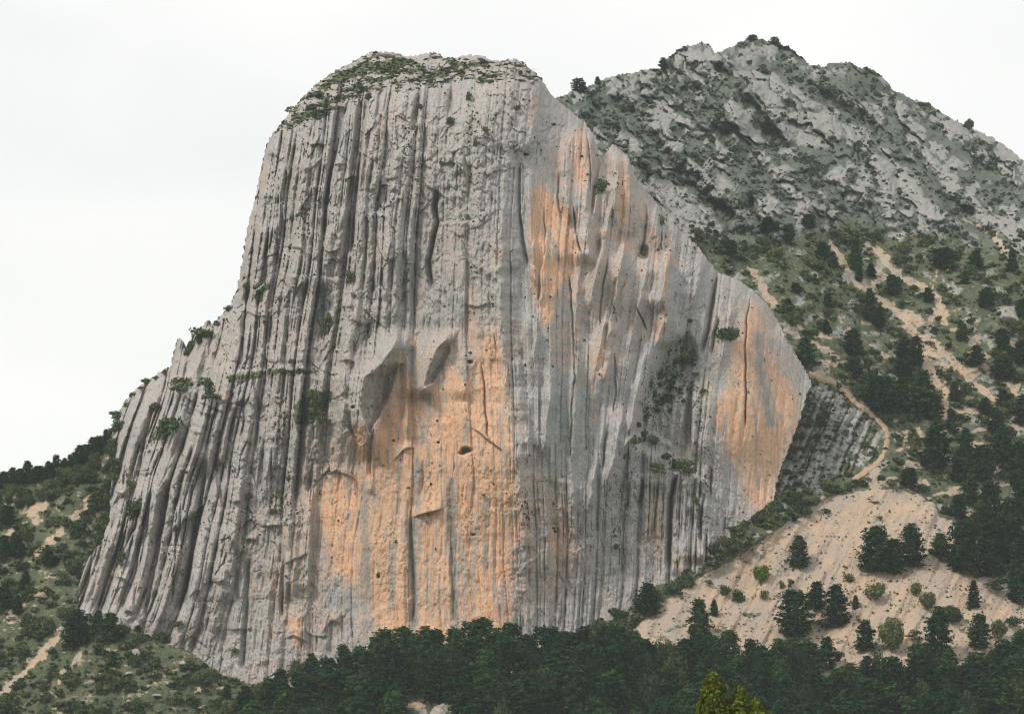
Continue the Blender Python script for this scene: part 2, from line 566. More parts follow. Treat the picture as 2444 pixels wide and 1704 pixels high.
def terrain_material(name, grass, grass2, rk_gain=1.0, rk_noise=1.3):
    s = NT(name)
    big = s.noise(s.coords(0.03), 4)
    mid = s.noise(s.coords(0.22), 5, 0.62)
    fine = s.noise(s.coords(1.1), 4, 0.65)
    # rock
    rk = s.ramp(s.noise(s.coords(0.5), 5, 0.68), (0.3, (0.24, 0.25, 0.24)), (0.5, (0.335, 0.335, 0.32)), (0.7, (0.43, 0.415, 0.39)))
    rk = s.mix(1.0, rk, (rk_gain,) * 3, 'MULTIPLY')
    rk = s.mix(s.ramp(fine, (0.52, 0.0), (0.68, 0.6)), rk, (0.14, 0.155, 0.13))
    # low scrub and grass
    gr = s.ramp(s.math('ADD', s.math('MULTIPLY', mid, 0.55), s.math('MULTIPLY', s.noise(s.coords(0.75), 4, 0.7), 0.45)), *grass)
    gst = s.voro(s.coords(0.33), 'F1')
    gr = s.mix(s.ramp(fine, (0.5, 0.0), (0.7, 0.6)), gr, grass2)
    # bare tan earth and scree
    sc = s.ramp(s.noise(s.coords(0.075), 5, 0.65), (0.36, (0.37, 0.305, 0.255)), (0.52, (0.47, 0.345, 0.24)), (0.7, (0.54, 0.385, 0.26)))
    sc = s.mix(s.ramp(s.noise(s.coords(0.8), 5, 0.7), (0.42, 0.0), (0.66, 0.55)), sc, (0.33, 0.295, 0.27))
    sc = s.mix(s.math('MULTIPLY', s.attr('gravel'), 0.5), sc, s.ramp(s.noise(s.coords(0.9), 4, 0.7), (0.35, (0.27, 0.245, 0.23)), (0.65, (0.40, 0.36, 0.335))))
    gv = s.voro(s.coords(1.5), 'F1')
    sc = s.mix(s.ramp(gv, (0.12, 0.55), (0.35, 0.0)), sc, (0.50, 0.42, 0.34))
    gr = s.mix(s.math('MULTIPLY', s.ramp(gst, (0.10, 1.0), (0.22, 0.0)), s.ramp(big, (0.42, 0.0), (0.6, 0.9))), gr, (0.34, 0.31, 0.265))
    rr = s.math('ADD', s.attr('rock'), s.math('MULTIPLY', s.math('SUBTRACT', fine, 0.5), rk_noise))
    rf = s.math('MULTIPLY', s.ramp(rr, (0.42, 0.0), (0.58, 1.0)), s.ramp(s.attr('rock'), (0.02, 0.0), (0.1, 1.0)))
    c = s.mix(rf, gr, rk)
    bb = s.math('ADD', s.attr('bare'), s.math('MULTIPLY', s.math('SUBTRACT', s.noise(s.coords(0.5), 5, 0.65), 0.5), 1.2))
    bf = s.math('MULTIPLY', s.ramp(bb, (0.42, 0.0), (0.58, 1.0)), s.ramp(s.attr('bare'), (0.02, 0.0), (0.1, 1.0)))
    c = s.mix(bf, c, sc)
    b = s.bump(s.noise(s.coords(0.7), 6, 0.7), 0.9, 0.8)
    b = s.bump(gv, 0.3, 0.3, b)
    s.diffuse(c, b)
    return s.m


def leaf_material(name, dark, mid, light, transl=0.25, lo=0.55, hi=1.9):
    s = NT(name)
    oi = s.n('ObjectInfo')
    r = s.math('FRACT', s.math('ADD', oi.outputs['Random'], s.attr('tint')))
    col = s.ramp(r, (0.0, dark), (0.55, mid), (1.0, light))
    nz = s.noise(s.coords(0.9), 3, 0.6)
    col = s.mix(1.0, col, s.ramp(nz, (0.25, 0.6), (0.75, 1.35)), 'MULTIPLY')
    lf = s.attr('leaf')
    col = s.mix(1.0, col, s.ramp(lf, (0.0, lo), (0.6, 1.0), (1.0, hi)), 'MULTIPLY')
    d = s.n('BsdfDiffuse'); s.set(d.inputs['Color'], col)
    t = s.n('BsdfTranslucent'); s.set(t.inputs['Color'], col)
    m = s.n('MixShader'); m.inputs[0].default_value = transl
    s.l(d.outputs[0], m.inputs[1]); s.l(t.outputs[0], m.inputs[2])
    s.l(m.outputs[0], s.out.inputs['Surface'])
    return s.m


def bark_material():
    s = NT('bark')
    n = s.noise(s.coords((3, 3, 0.6)), 4)
    s.diffuse(s.ramp(n, (0.3, (0.06, 0.05, 0.04)), (0.7, (0.16, 0.14, 0.12))))
    return s.m


def stone_material(name, a, b):
    s = NT(name)
    n = s.noise(s.coords(0.8), 6, 0.65)
    c = s.ramp(n, (0.3, a), (0.68, b))
    bp = s.bump(s.noise(s.coords(2.0), 6, 0.7), 0.8, 0.3)
    s.diffuse(c, bp)
    return s.m


M_CLIFF = cliff_material()
M_TERR = terrain_material('hillside_ground', ((0.36, (0.054, 0.074, 0.046)), (0.5, (0.092, 0.108, 0.064)), (0.64, (0.168, 0.160, 0.100))), (0.058, 0.078, 0.050))
M_MOUNT = terrain_material('mountain_ground', ((0.30, (0.090, 0.112, 0.096)), (0.5, (0.114, 0.134, 0.110)), (0.68, (0.170, 0.178, 0.140))), (0.086, 0.106, 0.094), .88, 1.2)  # scrub greyed and lightened, rock toned down: distance haze put into the colour
M_PINE = leaf_material('pine_needles', (0.009, 0.040, 0.021), (0.018, 0.060, 0.025), (0.042, 0.096, 0.028), .25, .7, 1.5)
M_BUSH = leaf_material('shrub_leaves', (0.038, 0.066, 0.036), (0.066, 0.096, 0.042), (0.125, 0.145, 0.056))
M_FAR = leaf_material('mountain_scrub_leaves', (0.066, 0.088, 0.074), (0.080, 0.102, 0.082), (0.108, 0.122, 0.088))  # leaves greyed and lightened, painting in the haze of distance
M_TUFT = leaf_material('cliff_tuft_leaves', (0.040, 0.056, 0.036), (0.060, 0.078, 0.044), (0.095, 0.105, 0.055))
M_LIME = leaf_material('broadleaf_leaves', (0.13, 0.19, 0.035), (0.15, 0.21, 0.04), (0.18, 0.23, 0.05))
M_OAK = leaf_material('oak_leaves', (0.020, 0.046, 0.024), (0.032, 0.062, 0.028), (0.058, 0.088, 0.034), .25, .7, 1.6)
M_POPLAR = leaf_material('poplar_leaves', (0.115, 0.14, 0.020), (0.125, 0.15, 0.022), (0.14, 0.16, 0.024), 0.4)
M_BARK = bark_material()
M_STONE = stone_material('pale_boulder', (0.24, 0.22, 0.20), (0.42, 0.38, 0.345))
M_STONE_TAN = stone_material('tan_boulder', (0.30, 0.22, 0.165), (0.42, 0.32, 0.24))

# ------------------------------------------------------------------ the cliff
SIL = [(189, 1440), (185, 1413), (200, 1349), (223, 1315), (241, 1296), (262, 1240), (262, 1194), (268, 1123), (264, 1060), (272, 1020),
       (282, 990), (290, 970), (310, 945), (330, 925), (345, 912), (362, 900), (380, 888), (408, 876), (410, 855), (416, 834), (422, 812), (429, 806),
       (438, 818), (443, 838), (452, 828), (460, 797), (470, 786), (488, 776), (496, 765), (504, 772), (520, 762), (535, 745), (550, 725), (560, 705),
       (568, 680), (575, 645), (590, 548), (609, 473), (624, 398), (639, 338), (657, 312), (672, 293), (706, 252), (732, 222), (766, 192), (800, 170),
       (837, 151), (860, 136), (890, 123), (918, 124), (946, 127), (968, 136), (1000, 132), (1036, 125), (1058, 137), (1088, 139), (1118, 131),
       (1152, 134), (1174, 146), (1200, 145), (1230, 141), (1250, 152), (1268, 166), (1294, 192), (1316, 226), (1327, 236), (1350, 254), (1369, 271), (1395, 290),
       (1412, 318), (1421, 335), (1428, 361), (1436, 384), (1448, 362), (1462, 344), (1485, 360), (1500, 376), (1511, 410), (1526, 440), (1552, 466), (1575, 496), (1597, 522),
       (1627, 552), (1661, 582), (1680, 608), (1707, 642), (1717, 652), (1732, 656), (1762, 667), (1799, 694), (1833, 727), (1859, 769), (1874, 810),
       (1901, 847), (1931, 900), (1938, 918), (1927, 937), (1912, 990), (1893, 1042), (1871, 1098), (1855, 1140), (1846, 1195), (1815, 1240)]
BASE = [(189, 1464), (211, 1477), (270, 1478), (339, 1479), (351, 1504), (407, 1522), (453, 1553), (509, 1590), (566, 1617), (619, 1634), (700, 1640), (800, 1605),
        (900, 1570), (1000, 1550), (1200, 1535), (1330, 1510), (1440, 1482), (1510, 1435), (1573, 1390), (1600, 1374), (1636, 1376), (1673, 1352), (1690, 1305), (1746, 1260),
        (1782, 1238), (1809, 1232), (1841, 1206)]
OUTLINE = SIL + [(1800, 1262), (1745, 1292), (1690, 1345), (1640, 1392), (1600, 1402), (1510, 1462), (1400, 1540), (1000, 1640), (800, 1690), (620, 1700), (500, 1660), (330, 1560), (185, 1520)]

C = Relief(168, 1952, 104, 1680, 1.65)
X, Y = C.X, C.Y
CTRL_C = [(1000, 1480, 868), (1220, 1450, 867), (1225, 1100, 871), (1222, 700, 882), (1235, 400, 893), (1200, 230, 903), (1200, 145, 925),
          (980, 1200, 872), (980, 900, 877), (1000, 700, 884), (1000, 450, 892), (1000, 290, 900), (1000, 220, 910), (1000, 130, 948), (900, 125, 945), (880, 240, 912),
          (1100, 135, 942), (1110, 230, 908), (800, 172, 940), (830, 260, 913),
          (700, 1500, 871), (700, 1200, 878), (700, 900, 887), (700, 650, 896), (720, 400, 904), (720, 270, 922), (655, 345, 925), (655, 600, 906), (595, 600, 918), (610, 500, 920),
          (450, 1500, 882), (450, 1200, 893), (460, 950, 908), (500, 800, 922), (340, 1450, 888), (340, 1200, 900), (340, 1000, 918), (275, 1200, 912), (200, 1440, 898), (285, 1000, 934), (430, 830, 932),
          (560, 1600, 872), (560, 1200, 884), (570, 900, 900), (560, 730, 920),
          (1400, 1480, 879), (1400, 1200, 885), (1400, 900, 892), (1400, 650, 902), (1390, 450, 913), (1390, 305, 930), (1500, 1370, 889), (1600, 1350, 892), (1600, 1150, 902),
          (1600, 900, 914), (1600, 700, 925), (1590, 530, 938), (1500, 400, 934), (1500, 600, 917), (1500, 900, 903), (1680, 1290, 900), (1780, 1220, 911), (1780, 1000, 916), (1780, 800, 925), (1725, 665, 938),
          (1850, 1150, 921), (1925, 915, 944), (1860, 785, 945), (1860, 1000, 925), (1300, 1480, 872), (1300, 1100, 879), (1300, 700, 890), (1300, 400, 904), (1310, 240, 925), (1090, 1300, 869), (860, 1300, 871),
          (300, 1650, 880), (900, 1660, 862), (1500, 1600, 872), (1850, 1350, 900)]
C.D = tps(CTRL_C, X, Y)
BASE_D = C.D.copy()
# round the shoulders that stand against the sky
dsil = pdist(SIL[10:92], X, Y)
C.D += 9.0 * np.clip(1 - dsil / 46.0, 0, 1) ** 2

# lean of the rock pillars -> rib coordinate
LEAN = [(230, 1380, -.34), (300, 1330, -.30), (375, 1330, -.185), (465, 1280, -.15), (330, 1080, -.24), (450, 1000, -.25), (590, 1450, -.06), (640, 500, -.12), (800, 420, -.16), (860, 400, -.11), (700, 450, -.13),
        (1040, 550, -.04), (1000, 1200, 0), (1220, 900, .06), (1350, 900, 0), (1440, 700, -.08), (1540, 900, -.20), (1690, 760, -.19), (1650, 1000, -.02), (1785, 850, -.05), (1880, 900, -.12), (1600, 1230, -.07), (560, 1000, -.14), (700, 1000, -.10), (700, 1300, -.03)]
kx = np.array(LEAN)
wsum = 0; ksum = 0
for lx, ly, lv in LEAN:
    w_ = np.exp(-(((X - lx) / 130) ** 2 + ((Y - ly) / 190) ** 2)) + 1e-6 / (1 + ((X - lx) ** 2 + (Y - ly) ** 2) / 1e5)
    wsum = wsum + w_; ksum = ksum + w_ * lv
K = ksum / wsum
S = X - np.cumsum(K, axis=0) * C.step
S -= (S[S.shape[0] // 2] - X[0])[None] * 0
S = S + fbm(X / 260, Y / 420, 2, 31) * 14 + pn(X / 70, Y / 110, 33) * 2.0

colm = C.mask([(560, 250), (980, 190), (1000, 600), (960, 760), (800, 900), (760, 1150), (640, 1250), (560, 1330), (500, 1560), (160, 1500), (240, 960), (420, 780), (540, 640)], 50)
ribm = C.mask([(160, 1480), (230, 1000), (420, 840), (520, 960), (520, 1300), (460, 1480)], 26)
smooth = C.mask([(1195, 360), (1250, 380), (1420, 400), (1460, 560), (1600, 560), (1600, 800), (1500, 1050), (1420, 1150), (1240, 1120), (1200, 700)], 26)
butt = C.mask([(1680, 860), (1785, 690), (1830, 700), (1960, 920), (1850, 1260), (1780, 1240), (1700, 1000)], 18)
orange = C.mask([(880, 830), (1190, 740), (1240, 1100), (1225, 1500), (890, 1520), (780, 1400), (730, 1190), (870, 1080)], 26)
summit = C.mask([(640, 330), (700, 280), (790, 250), (880, 215), (1000, 185), (1070, 170), (1180, 160), (1300, 180), (1300, 80), (600, 80)], 12)
upper = C.mask([(870, 230), (1290, 160), (1330, 330), (1230, 420), (1180, 560), (1050, 520), (880, 400)], 36)
pill = C.mask([(1470, 1180), (1560, 1120), (1690, 1120), (1760, 1250), (1680, 1360), (1600, 1390)], 14)

def cells(u, v, seed, k=.25):
    f1, f2, i = worley(u, v, seed)
    e = f2 - f1
    return (i - .5), 1 - np.exp(-e / k), e


def joints(S, Y, lam, band, seed):
    """straight rock ribs: offset, facet tilt, distance to the crack between two ribs (survey units)"""
    u = S / lam
    i = np.floor(u).astype(np.int64)
    z = np.zeros_like(i)
    j = lambda c: (_hv[_h(c, z, seed), 0] - .5) * .75
    c = np.where(u < i + j(i), i - 1, np.where(u >= i + 1 + j(i + 1), i + 1, i))
    lb = c + j(c); rb = c + 1 + j(c + 1)
    t = (u - lb) / (rb - lb)
    d = np.minimum(u - lb, rb - u) * lam
    v = Y / band + _hv[_h(c, z + 3, seed), 1] * 5 + (t - .5) * lam / band * 5.0 * (_hv[_h(c, z + 5, seed), 0] - .5) + pn(S / 11, Y / 30, 3) * .07 * 48 / lam * .4
    k = np.floor(v).astype(np.int64)
    h = _h(c, k, seed + 9); h2 = _h(c, k + 1, seed + 9)
    m = sst(1 - 14.0 / band, 1, v - k)
    o = _hv[h, 0] * (1 - m) + _hv[h2, 0] * m - .5
    return o, (_hv[h, 1] * (1 - m) + _hv[h2, 1] * m - .5) * (t - .5), d, 1 - (2 * t - 1) ** 2


n_big = fbm(S / 120, Y / 420, 3, 61)
gate = sst(-.25, .25, fbm(X / 120, Y / 160, 2, 95))
gate2 = sst(-.2, .2, fbm(X / 90, Y / 70, 2, 99))
gate3 = sst(-.1, .25, fbm(X / 50, Y / 90, 2, 97))
rough = fbm(X / 8, Y / 14, 4, 81, 0.65)
blk = billow(X / 34, Y / 60, 3, 91, 0.5)
nsm = 1 - smooth * .62
nor = 1 - orange * .5
nbt = 1 - butt * .7
C.D += n_big * (3.0 * colm + 1.6)
gateP = sst(-.22, .22, fbm(X / 62, Y / 75, 3, 103))
jm = np.where(Y > 0, .5 + .65 * gateP, 1) + .4 * ribm
for lam, band, A, cr, wc, bu, sd, amt in ((50, 560, 3.0, 2.4, 2.2, 2.4, 71, .38 + .85 * colm + .3 * ribm), (26, 300, 1.9, 2.0, 1.6, 1.7, 73, .30 + .9 * colm * (.4 + .6 * gate) + .6 * pill), (12, 120, .7, .8, 1.2, .4, 77, .22 + .6 * colm * gate2 + .6 * pill + .2 * gate3), (5.6, 50, .28, .36, .9, .1, 79, .25 + .6 * gate3)):
    o_, tl, d_, bl = joints(S, Y, lam, band, sd)
    C.D += (jm if lam < 40 else 1) * amt * nsm * nor * nbt * (-A * (1.2 * o_ + 1.7 * tl) - bu * bl + cr * np.exp(-d_ / wc) * (.25 + .9 * gate2))
o4, b4, e4 = cells(X / 17 + pn(X / 22, Y / 30, 5) * .3, Y / 20, 79)
C.D -= (o4 * .55 + b4 * .25) * (.05 + .7 * (1 - gate2)) * nsm * nor * nbt * (1 - .8 * ribm) + upper * (o4 * .7 + b4 * .4)
C.D += rough * (.14 + .30 * (1 - gate2)) * nsm * nbt * (1 - orange * .4)
C.D -= blk * (1.3 * nsm * nbt * nor * (1 - .6 * ribm) + 1.2 * upper)
f1, f2, fid = worley(X / 30 + pn(X / 25, Y / 25, 5) * .5, Y / 24 + pn(X / 25, Y / 25, 6) * .5, 3)
C.D -= summit * (6.5 * (fid - .3) * sst(0, .25, f2 - f1) + 2.6 * billow(X / 17, Y / 14, 3, 44))
# flat facets of the smooth wall
o_, tl, d_, fv = joints(S, Y, 66, 380, 87)
C.D += smooth * (-1.6 * (1.0 * o_ + 2.2 * tl) + .5 * np.exp(-d_ / 1.8))
o_, tl, d_, fv = joints(S, Y, 27, 240, 89)
C.D += smooth * (-.9 * (1.0 * o_ + 1.6 * tl) + .35 * np.exp(-d_ / 1.4))

# single grooves and clefts
G = [([(653, 357), (651, 436), (643, 490), (638, 560), (632, 650)], 5, 8, 2.0), ([(710, 320), (695, 417), (688, 500), (680, 620)], 3, 4, 1.6),
     ([(747, 290), (725, 398), (710, 455), (697, 540), (691, 625)], 4, 5, 1.8), ([(833, 235), (818, 286), (807, 342), (790, 406), (777, 492), (768, 605), (762, 670)], 8, 8, 2.0),
     ([(880, 225), (869, 286), (860, 361), (852, 455), (843, 548), (838, 620)], 8, 8, 2.0), ([(875, 540), (873, 650)], 3, 3, 1.6), ([(884, 300), (872, 400), (866, 470)], 3, 4, 1.5),
     ([(1047, 440), (1041, 492), (1047, 530), (1034, 586), (1026, 623), (1031, 660), (1035, 700)], 7, 5, 1.6), ([(1078, 200), (1077, 235), (1073, 296)], 6, 8, 1.5),
     ([(1003, 215), (1002, 240), (990, 312)], 4, 6, 1.5), ([(962, 455), (960, 520)], 2, 3, 1.5), ([(1241, 380), (1241, 510), (1250, 580), (1264, 655)], 3.5, 4, 1.5),
     ([(594, 470), (588, 560), (578, 650)], 2, 4, 1.5), ([(668, 400), (664, 520), (660, 640)], 2.5, 4, 1.5), ([(915, 250), (905, 330), (900, 420)], 2.5, 4, 1.5),
     ([(674, 690), (671, 800)], 3, 4, 1.6), ([(584, 740), (577, 890)], 3, 4, 1.6), ([(694, 690), (686, 800), (676, 880)], 3, 4, 1.6), ([(775, 640), (772, 720), (770, 800)], 3, 5, 1.6), ([(640, 720), (632, 880)], 2, 3, 1.6),
     ([(223, 1305), (211, 1383), (189, 1465)], 4, 5, 2.2), ([(279, 1220), (249, 1311), (234, 1372), (204, 1470)], 5, 6, 2.2), ([(298, 1245), (272, 1341), (249, 1402), (230, 1470)], 5, 6, 2.2),
     ([(339, 1232), (313, 1277), (287, 1334), (264, 1402), (241, 1475)], 6, 6, 2.3), ([(338, 1265), (324, 1364), (302, 1424), (283, 1475)], 8, 9, 2.2),
     ([(408, 1140), (400, 1175), (389, 1251), (373, 1341), (355, 1432), (345, 1480)], 8, 7, 2.3), ([(362, 1150), (351, 1251), (332, 1364), (318, 1450)], 3.5, 4, 1.8),
     ([(495, 1090), (490, 1123), (479, 1213), (460, 1307), (449, 1402), (440, 1470)], 8, 8, 2.2), ([(422, 1205), (419, 1326), (411, 1450)], 3, 3, 1.6), ([(436, 1140), (430, 1240), (424, 1330)], 2.5, 4, 1.6),
     ([(470, 930), (466, 960), (442, 1050), (425, 1105)], 7, 9, 2.0), ([(372, 950), (367, 975), (345, 1050), (330, 1140)], 5, 6, 2.0), ([(340, 1040), (318, 1120), (310, 1160)], 5, 5, 1.8), ([(300, 1090), (297, 1130), (293, 1180)], 3.5, 3, 1.6),
     ([(385, 1070), (362, 1130), (350, 1190)], 4, 4, 1.8), ([(530, 1000), (520, 1070), (510, 1150)], 3, 4, 1.7), ([(463, 1140), (452, 1200)], 4, 4, 1.7),
     ([(596, 1320), (592, 1440), (581, 1610)], 4, 5, 1.8), ([(679, 1320), (676, 1400), (673, 1490)], 4, 4, 1.6), ([(632, 1060), (627, 1119), (620, 1185)], 3.5, 4, 1.6), ([(650, 1060), (645, 1180)], 2.5, 3, 1.6), ([(705, 1150), (700, 1230)], 3, 4, 1.6), ([(742, 1110), (736, 1190)], 3, 4, 1.5), ([(620, 940), (612, 1050)], 3, 4, 1.6), ([(585, 960), (578, 1060)], 3, 3, 1.6),
     ([(1455, 600), (1440, 675), (1432, 750), (1434, 800)], 2.6, 2.5, 1.3), ([(1500, 655), (1473, 720)], 2.2, 2.5, 1.3), ([(1458, 705), (1477, 790)], 2, 2.5, 1.3), ([(1512, 722), (1515, 731), (1545, 787), (1548, 800)], 4.5, 3, 1.2),
     ([(1715, 645), (1702, 724), (1691, 787), (1676, 855)], 7, 4.5, 1.8), ([(1722, 745), (1706, 800), (1697, 860)], 4, 4, 1.6), ([(1655, 900), (1650, 926), (1649, 1000), (1646, 1100)], 7, 5, 1.8), ([(1794, 700), (1781, 769), (1779, 862), (1781, 960), (1778, 1030)], 4, 3, 1.6),
     ([(1357, 640), (1369, 787), (1372, 900), (1365, 975), (1361, 1115)], 2.6, 3, 1.5), ([(1466, 830), (1470, 937), (1462, 1005)], 2.6, 2.2, 1.4), ([(1449, 1015), (1436, 1135)], 2.5, 3, 1.5),
     ([(1538, 1140), (1536, 1159), (1527, 1222)], 5, 4, 1.5), ([(1620, 1125), (1602, 1191), (1600, 1280), (1598, 1365)], 8, 5, 1.7), ([(1680, 1170), (1675, 1240), (1673, 1315)], 5, 4, 1.5), ([(1573, 1135), (1564, 1236), (1560, 1290)], 3, 3, 1.5), ([(1640, 1150), (1636, 1290)], 2, 2.5, 1.5), ([(1655, 1160), (1655, 1320)], 2, 2.5, 1.5), ([(1586, 1150), (1582, 1290)], 1.8, 2.5, 1.5),
     ([(1500, 1170), (1495, 1230)], 3, 3, 1.5), ([(1399, 300), (1405, 360), (1410, 420), (1406, 470)], 3.5, 3, 1.4), ([(1434, 360), (1424, 420), (1416, 470), (1412, 530)], 6, 9, 1.2), ([(1540, 470), (1545, 520), (1530, 620)], 3.5, 4, 1.4), ([(1578, 520), (1580, 600), (1572, 650)], 3, 4, 1.4),
     ([(1335, 400), (1332, 470), (1340, 540)], 2.5, 3, 1.4), ([(1366, 480), (1376, 560), (1392, 625)], 3, 3, 1.4), ([(1295, 480), (1302, 560), (1298, 640)], 2, 2.5, 1.4),
     ([(988, 1225), (980, 1240), (984, 1330), (990, 1420), (985, 1510)], 2.2, 7, 1.0), ([(1010, 1090), (1008, 1200)], 1.6, 5, 1.3), ([(1075, 1140), (1078, 1300), (1086, 1500)], 1.6, 5, 1.3), ([(1150, 860), (1158, 960), (1164, 1040), (1180, 1070)], 2.4, 3, 1.4), ([(895, 1000), (886, 1060), (884, 1110), (886, 1160)], 3, 5, 1.4), ([(832, 960), (838, 1020), (850, 1060)], 3, 5, 1.4), ([(850, 1130), (858, 1200)], 1.6, 5, 1.3),
     ([(1085, 1080), (1082, 1140)], 1.2, 2, 1.3), ([(1178, 790), (1186, 850)], 1.2, 3, 1.3), ([(1385, 1240), (1384, 1300)], 2, 3, 1.3)]
for i, (pts, A, w, asym) in enumerate(G):
    C.groove(pts, A * (1 if w >= 4 else .8), w * (1.1 if w >= 4 else .6), asym, warp=2.5 if w >= 4 else 3.5, seed=20 + i)
# arete and other faces that turn to the right
C.stepx([(1222, 380), (1206, 460), (1196, 560), (1190, 700), (1195, 780), (1202, 856), (1213, 932), (1217, 998), (1232, 1096), (1240, 1200), (1237, 1289), (1222, 1387), (1219, 1560)], 5.0, 50, 80, (280, 520), 16)
C.stepx([(958, 770), (940, 826), (912, 867), (876, 900), (868, 932), (862, 976), (882, 1036), (892, 1120)], 13.0, 50, 60, (64, 110), 3)
C.stepx([(1080, 780), (1062, 812), (1043, 832), (1028, 878), (1016, 925), (1010, 960)], 8.0, 24, 40, 40, 2)
C.stepx([(1120, 830), (1114, 880), (1108, 960)], 2.5, 22, 50, 30)
C.stepx([(1409, 296), (1414, 380), (1412, 460), (1404, 540), (1402, 640)], 8.0, 24, 46, 40)
C.stepx([(1498, 362), (1503, 420), (1506, 520), (1500, 580)], 7.0, 22, 32, 34)
C.stepx([(1590, 590), (1584, 769), (1566, 822), (1537, 918), (1518, 975), (1500, 1050), (1477, 1090), (1450, 1200), (1430, 1330)], 6.0, 24, 130, (60, 280))
C.stepx([(1290, 180), (1282, 260), (1262, 340), (1250, 380)], 3.5, 40, 50, 40)
C.stepx([(1682, 1180), (1690, 1240), (1676, 1350)], 4.5, 24, 60, 30)
C.stepx([(1650, 920), (1646, 1110)], -3.0, 8, 70, 40)
C.stepx([(1320, 640), (1330, 800), (1310, 1000)], 2.0, 30, 60, 60)
C.stepx([(1258, 380), (1262, 470), (1272, 600), (1276, 700)], -2.5, 10, 60, 40)
# ledges and roofs
C.ledge([(520, 905), (600, 890), (700, 884), (760, 888), (830, 915)], 2.6, 14, 60, 12, fade=70)
C.ledge([(590, 712), (640, 676)], 3.0, 10, 50)
C.ledge([(680, 660), (760, 664), (850, 672)], 2.0, 8, 60)
C.ledge([(980, 1236), (1000, 1228), (1045, 1216), (1062, 1212)], -2.2, 3, 18, 3, fade=26)
C.ledge([(1125, 1015), (1160, 1045), (1205, 1078)], -1.6, 3, 16, 4, fade=24)
C.ledge([(930, 1108), (960, 1075), (995, 1064)], -1.5, 3, 14, 4, fade=24)
C.ledge([(1470, 1056), (1560, 1040), (1650, 1100)], 3.0, 14, 46, 10, fade=50)
C.ledge([(1470, 1160), (1560, 1125), (1640, 1130), (1720, 1175)], 4.0, 14, 70, 10, fade=50)
C.ledge([(1535, 970), (1600, 960), (1655, 945)], 3.0, 14, 60)
C.ledge([(310, 1246), (345, 1228)], 2.5, 10, 40)
C.ledge([(385, 1030), (430, 1030)], 3.0, 14, 40)
C.ledge([(375, 915), (460, 900), (520, 960)], 3.0, 16, 50)
C.ledge([(750, 1136), (800, 1122), (860, 1146)], -1.2, 4, 20, 6, fade=40)
C.ledge([(1220, 1385), (1260, 1340), (1290, 1328)], 1.2, 4, 40, 5)
# short ledges, roofs and slanting slab edges that break the ribs
lr_ = np.random.default_rng(2024)
for i in range(190):
    x0 = lr_.uniform(280, 1180); y0 = lr_.uniform(260, 1540)
    if C.val(orange, x0, y0) > .3:
        continue
    L0 = lr_.uniform(12, 40); sl0 = lr_.normal() * .3
    C.ledge([(x0 - L0, y0 - sl0 * L0), (x0, y0 + lr_.normal() * 6), (x0 + L0, y0 + sl0 * L0)], lr_.choice((.7, 1.1, -1.0, -1.6, -2.2)), lr_.uniform(3, 9), lr_.uniform(12, 45), 7, 300 + i, fade=L0 * .5)
for i in range(46):
    x0 = lr_.uniform(1250, 1720); y0 = lr_.uniform(330, 1150); L0 = lr_.uniform(60, 200); ln0 = -.10 - .14 * lr_.random() if x0 > 1400 else lr_.normal() * .08
    C.stepx([(x0 - ln0 * L0, y0 - L0), (x0, y0), (x0 + ln0 * L0 + lr_.normal() * 6, y0 + L0)], lr_.choice((1.8, 2.6, 3.6, -2.0, -2.8)), lr_.uniform(6, 20), lr_.uniform(14, 46), L0 * .5, 4, 350 + i)
for i in range(70):
    x0 = lr_.uniform(240, 1000); y0 = lr_.uniform(300, 1500); L0 = lr_.uniform(40, 150)
    kk = float(C.val(K, x0, y0))
    C.stepx([(x0 - kk * L0, y0 - L0), (x0, y0), (x0 + kk * L0, y0 + L0)], lr_.choice((1.2, 1.8, 2.6, 3.4, -1.2)), lr_.uniform(6, 18), lr_.uniform(10, 36), L0 * .4, 3, 420 + i)
C.stepx([(1356, 300), (1346, 400), (1350, 470), (1366, 540)], -5.0, 16, 40, 50)
C.stepx([(1560, 470), (1572, 540), (1590, 640), (1586, 760)], 6.0, 22, 40, 50)
C.stepx([(1452, 420), (1440, 520), (1432, 600)], 5.0, 18, 36, 50)
C.stepx([(1464, 350), (1468, 440), (1462, 520)], -4.5, 14, 30, 40)
C.stepx([(1440, 520), (1436, 600), (1420, 700), (1412, 800)], 3.0, 20, 60, 60)
C.stepx([(1676, 600), (1640, 720), (1600, 840), (1580, 900)], 2.8, 26, 60, 60)
for pl_, A_, w_f, L_ in (([(1500, 540), (1470, 700), (1440, 860), (1425, 1010)], 4.0, 20, 60), ([(1562, 540), (1532, 700), (1502, 830), (1482, 960)], 4.0, 20, 50), ([(1382, 620), (1372, 800), (1368, 1000), (1360, 1170)], 3.5, 18, 50), ([(1312, 680), (1312, 900), (1300, 1110)], 3.0, 18, 50), ([(1645, 590), (1612, 720), (1585, 840)], 4.0, 20, 44), ([(1752, 670), (1732, 780), (1715, 910)], 3.4, 18, 40), ([(1290, 1120), (1300, 1260), (1320, 1420)], 2.5, 24, 60), ([(1420, 1060), (1400, 1240), (1390, 1400)], 3.0, 20, 60), ([(1100, 560), (1110, 680), (1120, 800)], 2.5, 18, 50), ([(760, 880), (752, 980), (742, 1100)], 3.0, 14, 40)):
    C.stepx(pl_, A_, w_f, L_, 90, 7, int(pl_[0][0]))
ob, bb_, eb = cells(S / 34 + pn(X / 30, Y / 50, 6) * .25, Y / 62 + pn(X / 40, Y / 40, 7) * .3, 53, .12)
C.D -= (ob * 2.3 + .5 * bb_) * (.25 + .75 * colm) * (1 - smooth * .7) * (1 - orange * .7) * (1 - butt) * (1 - ribm * .6) * (1 - summit) * (1.25 - gateP)
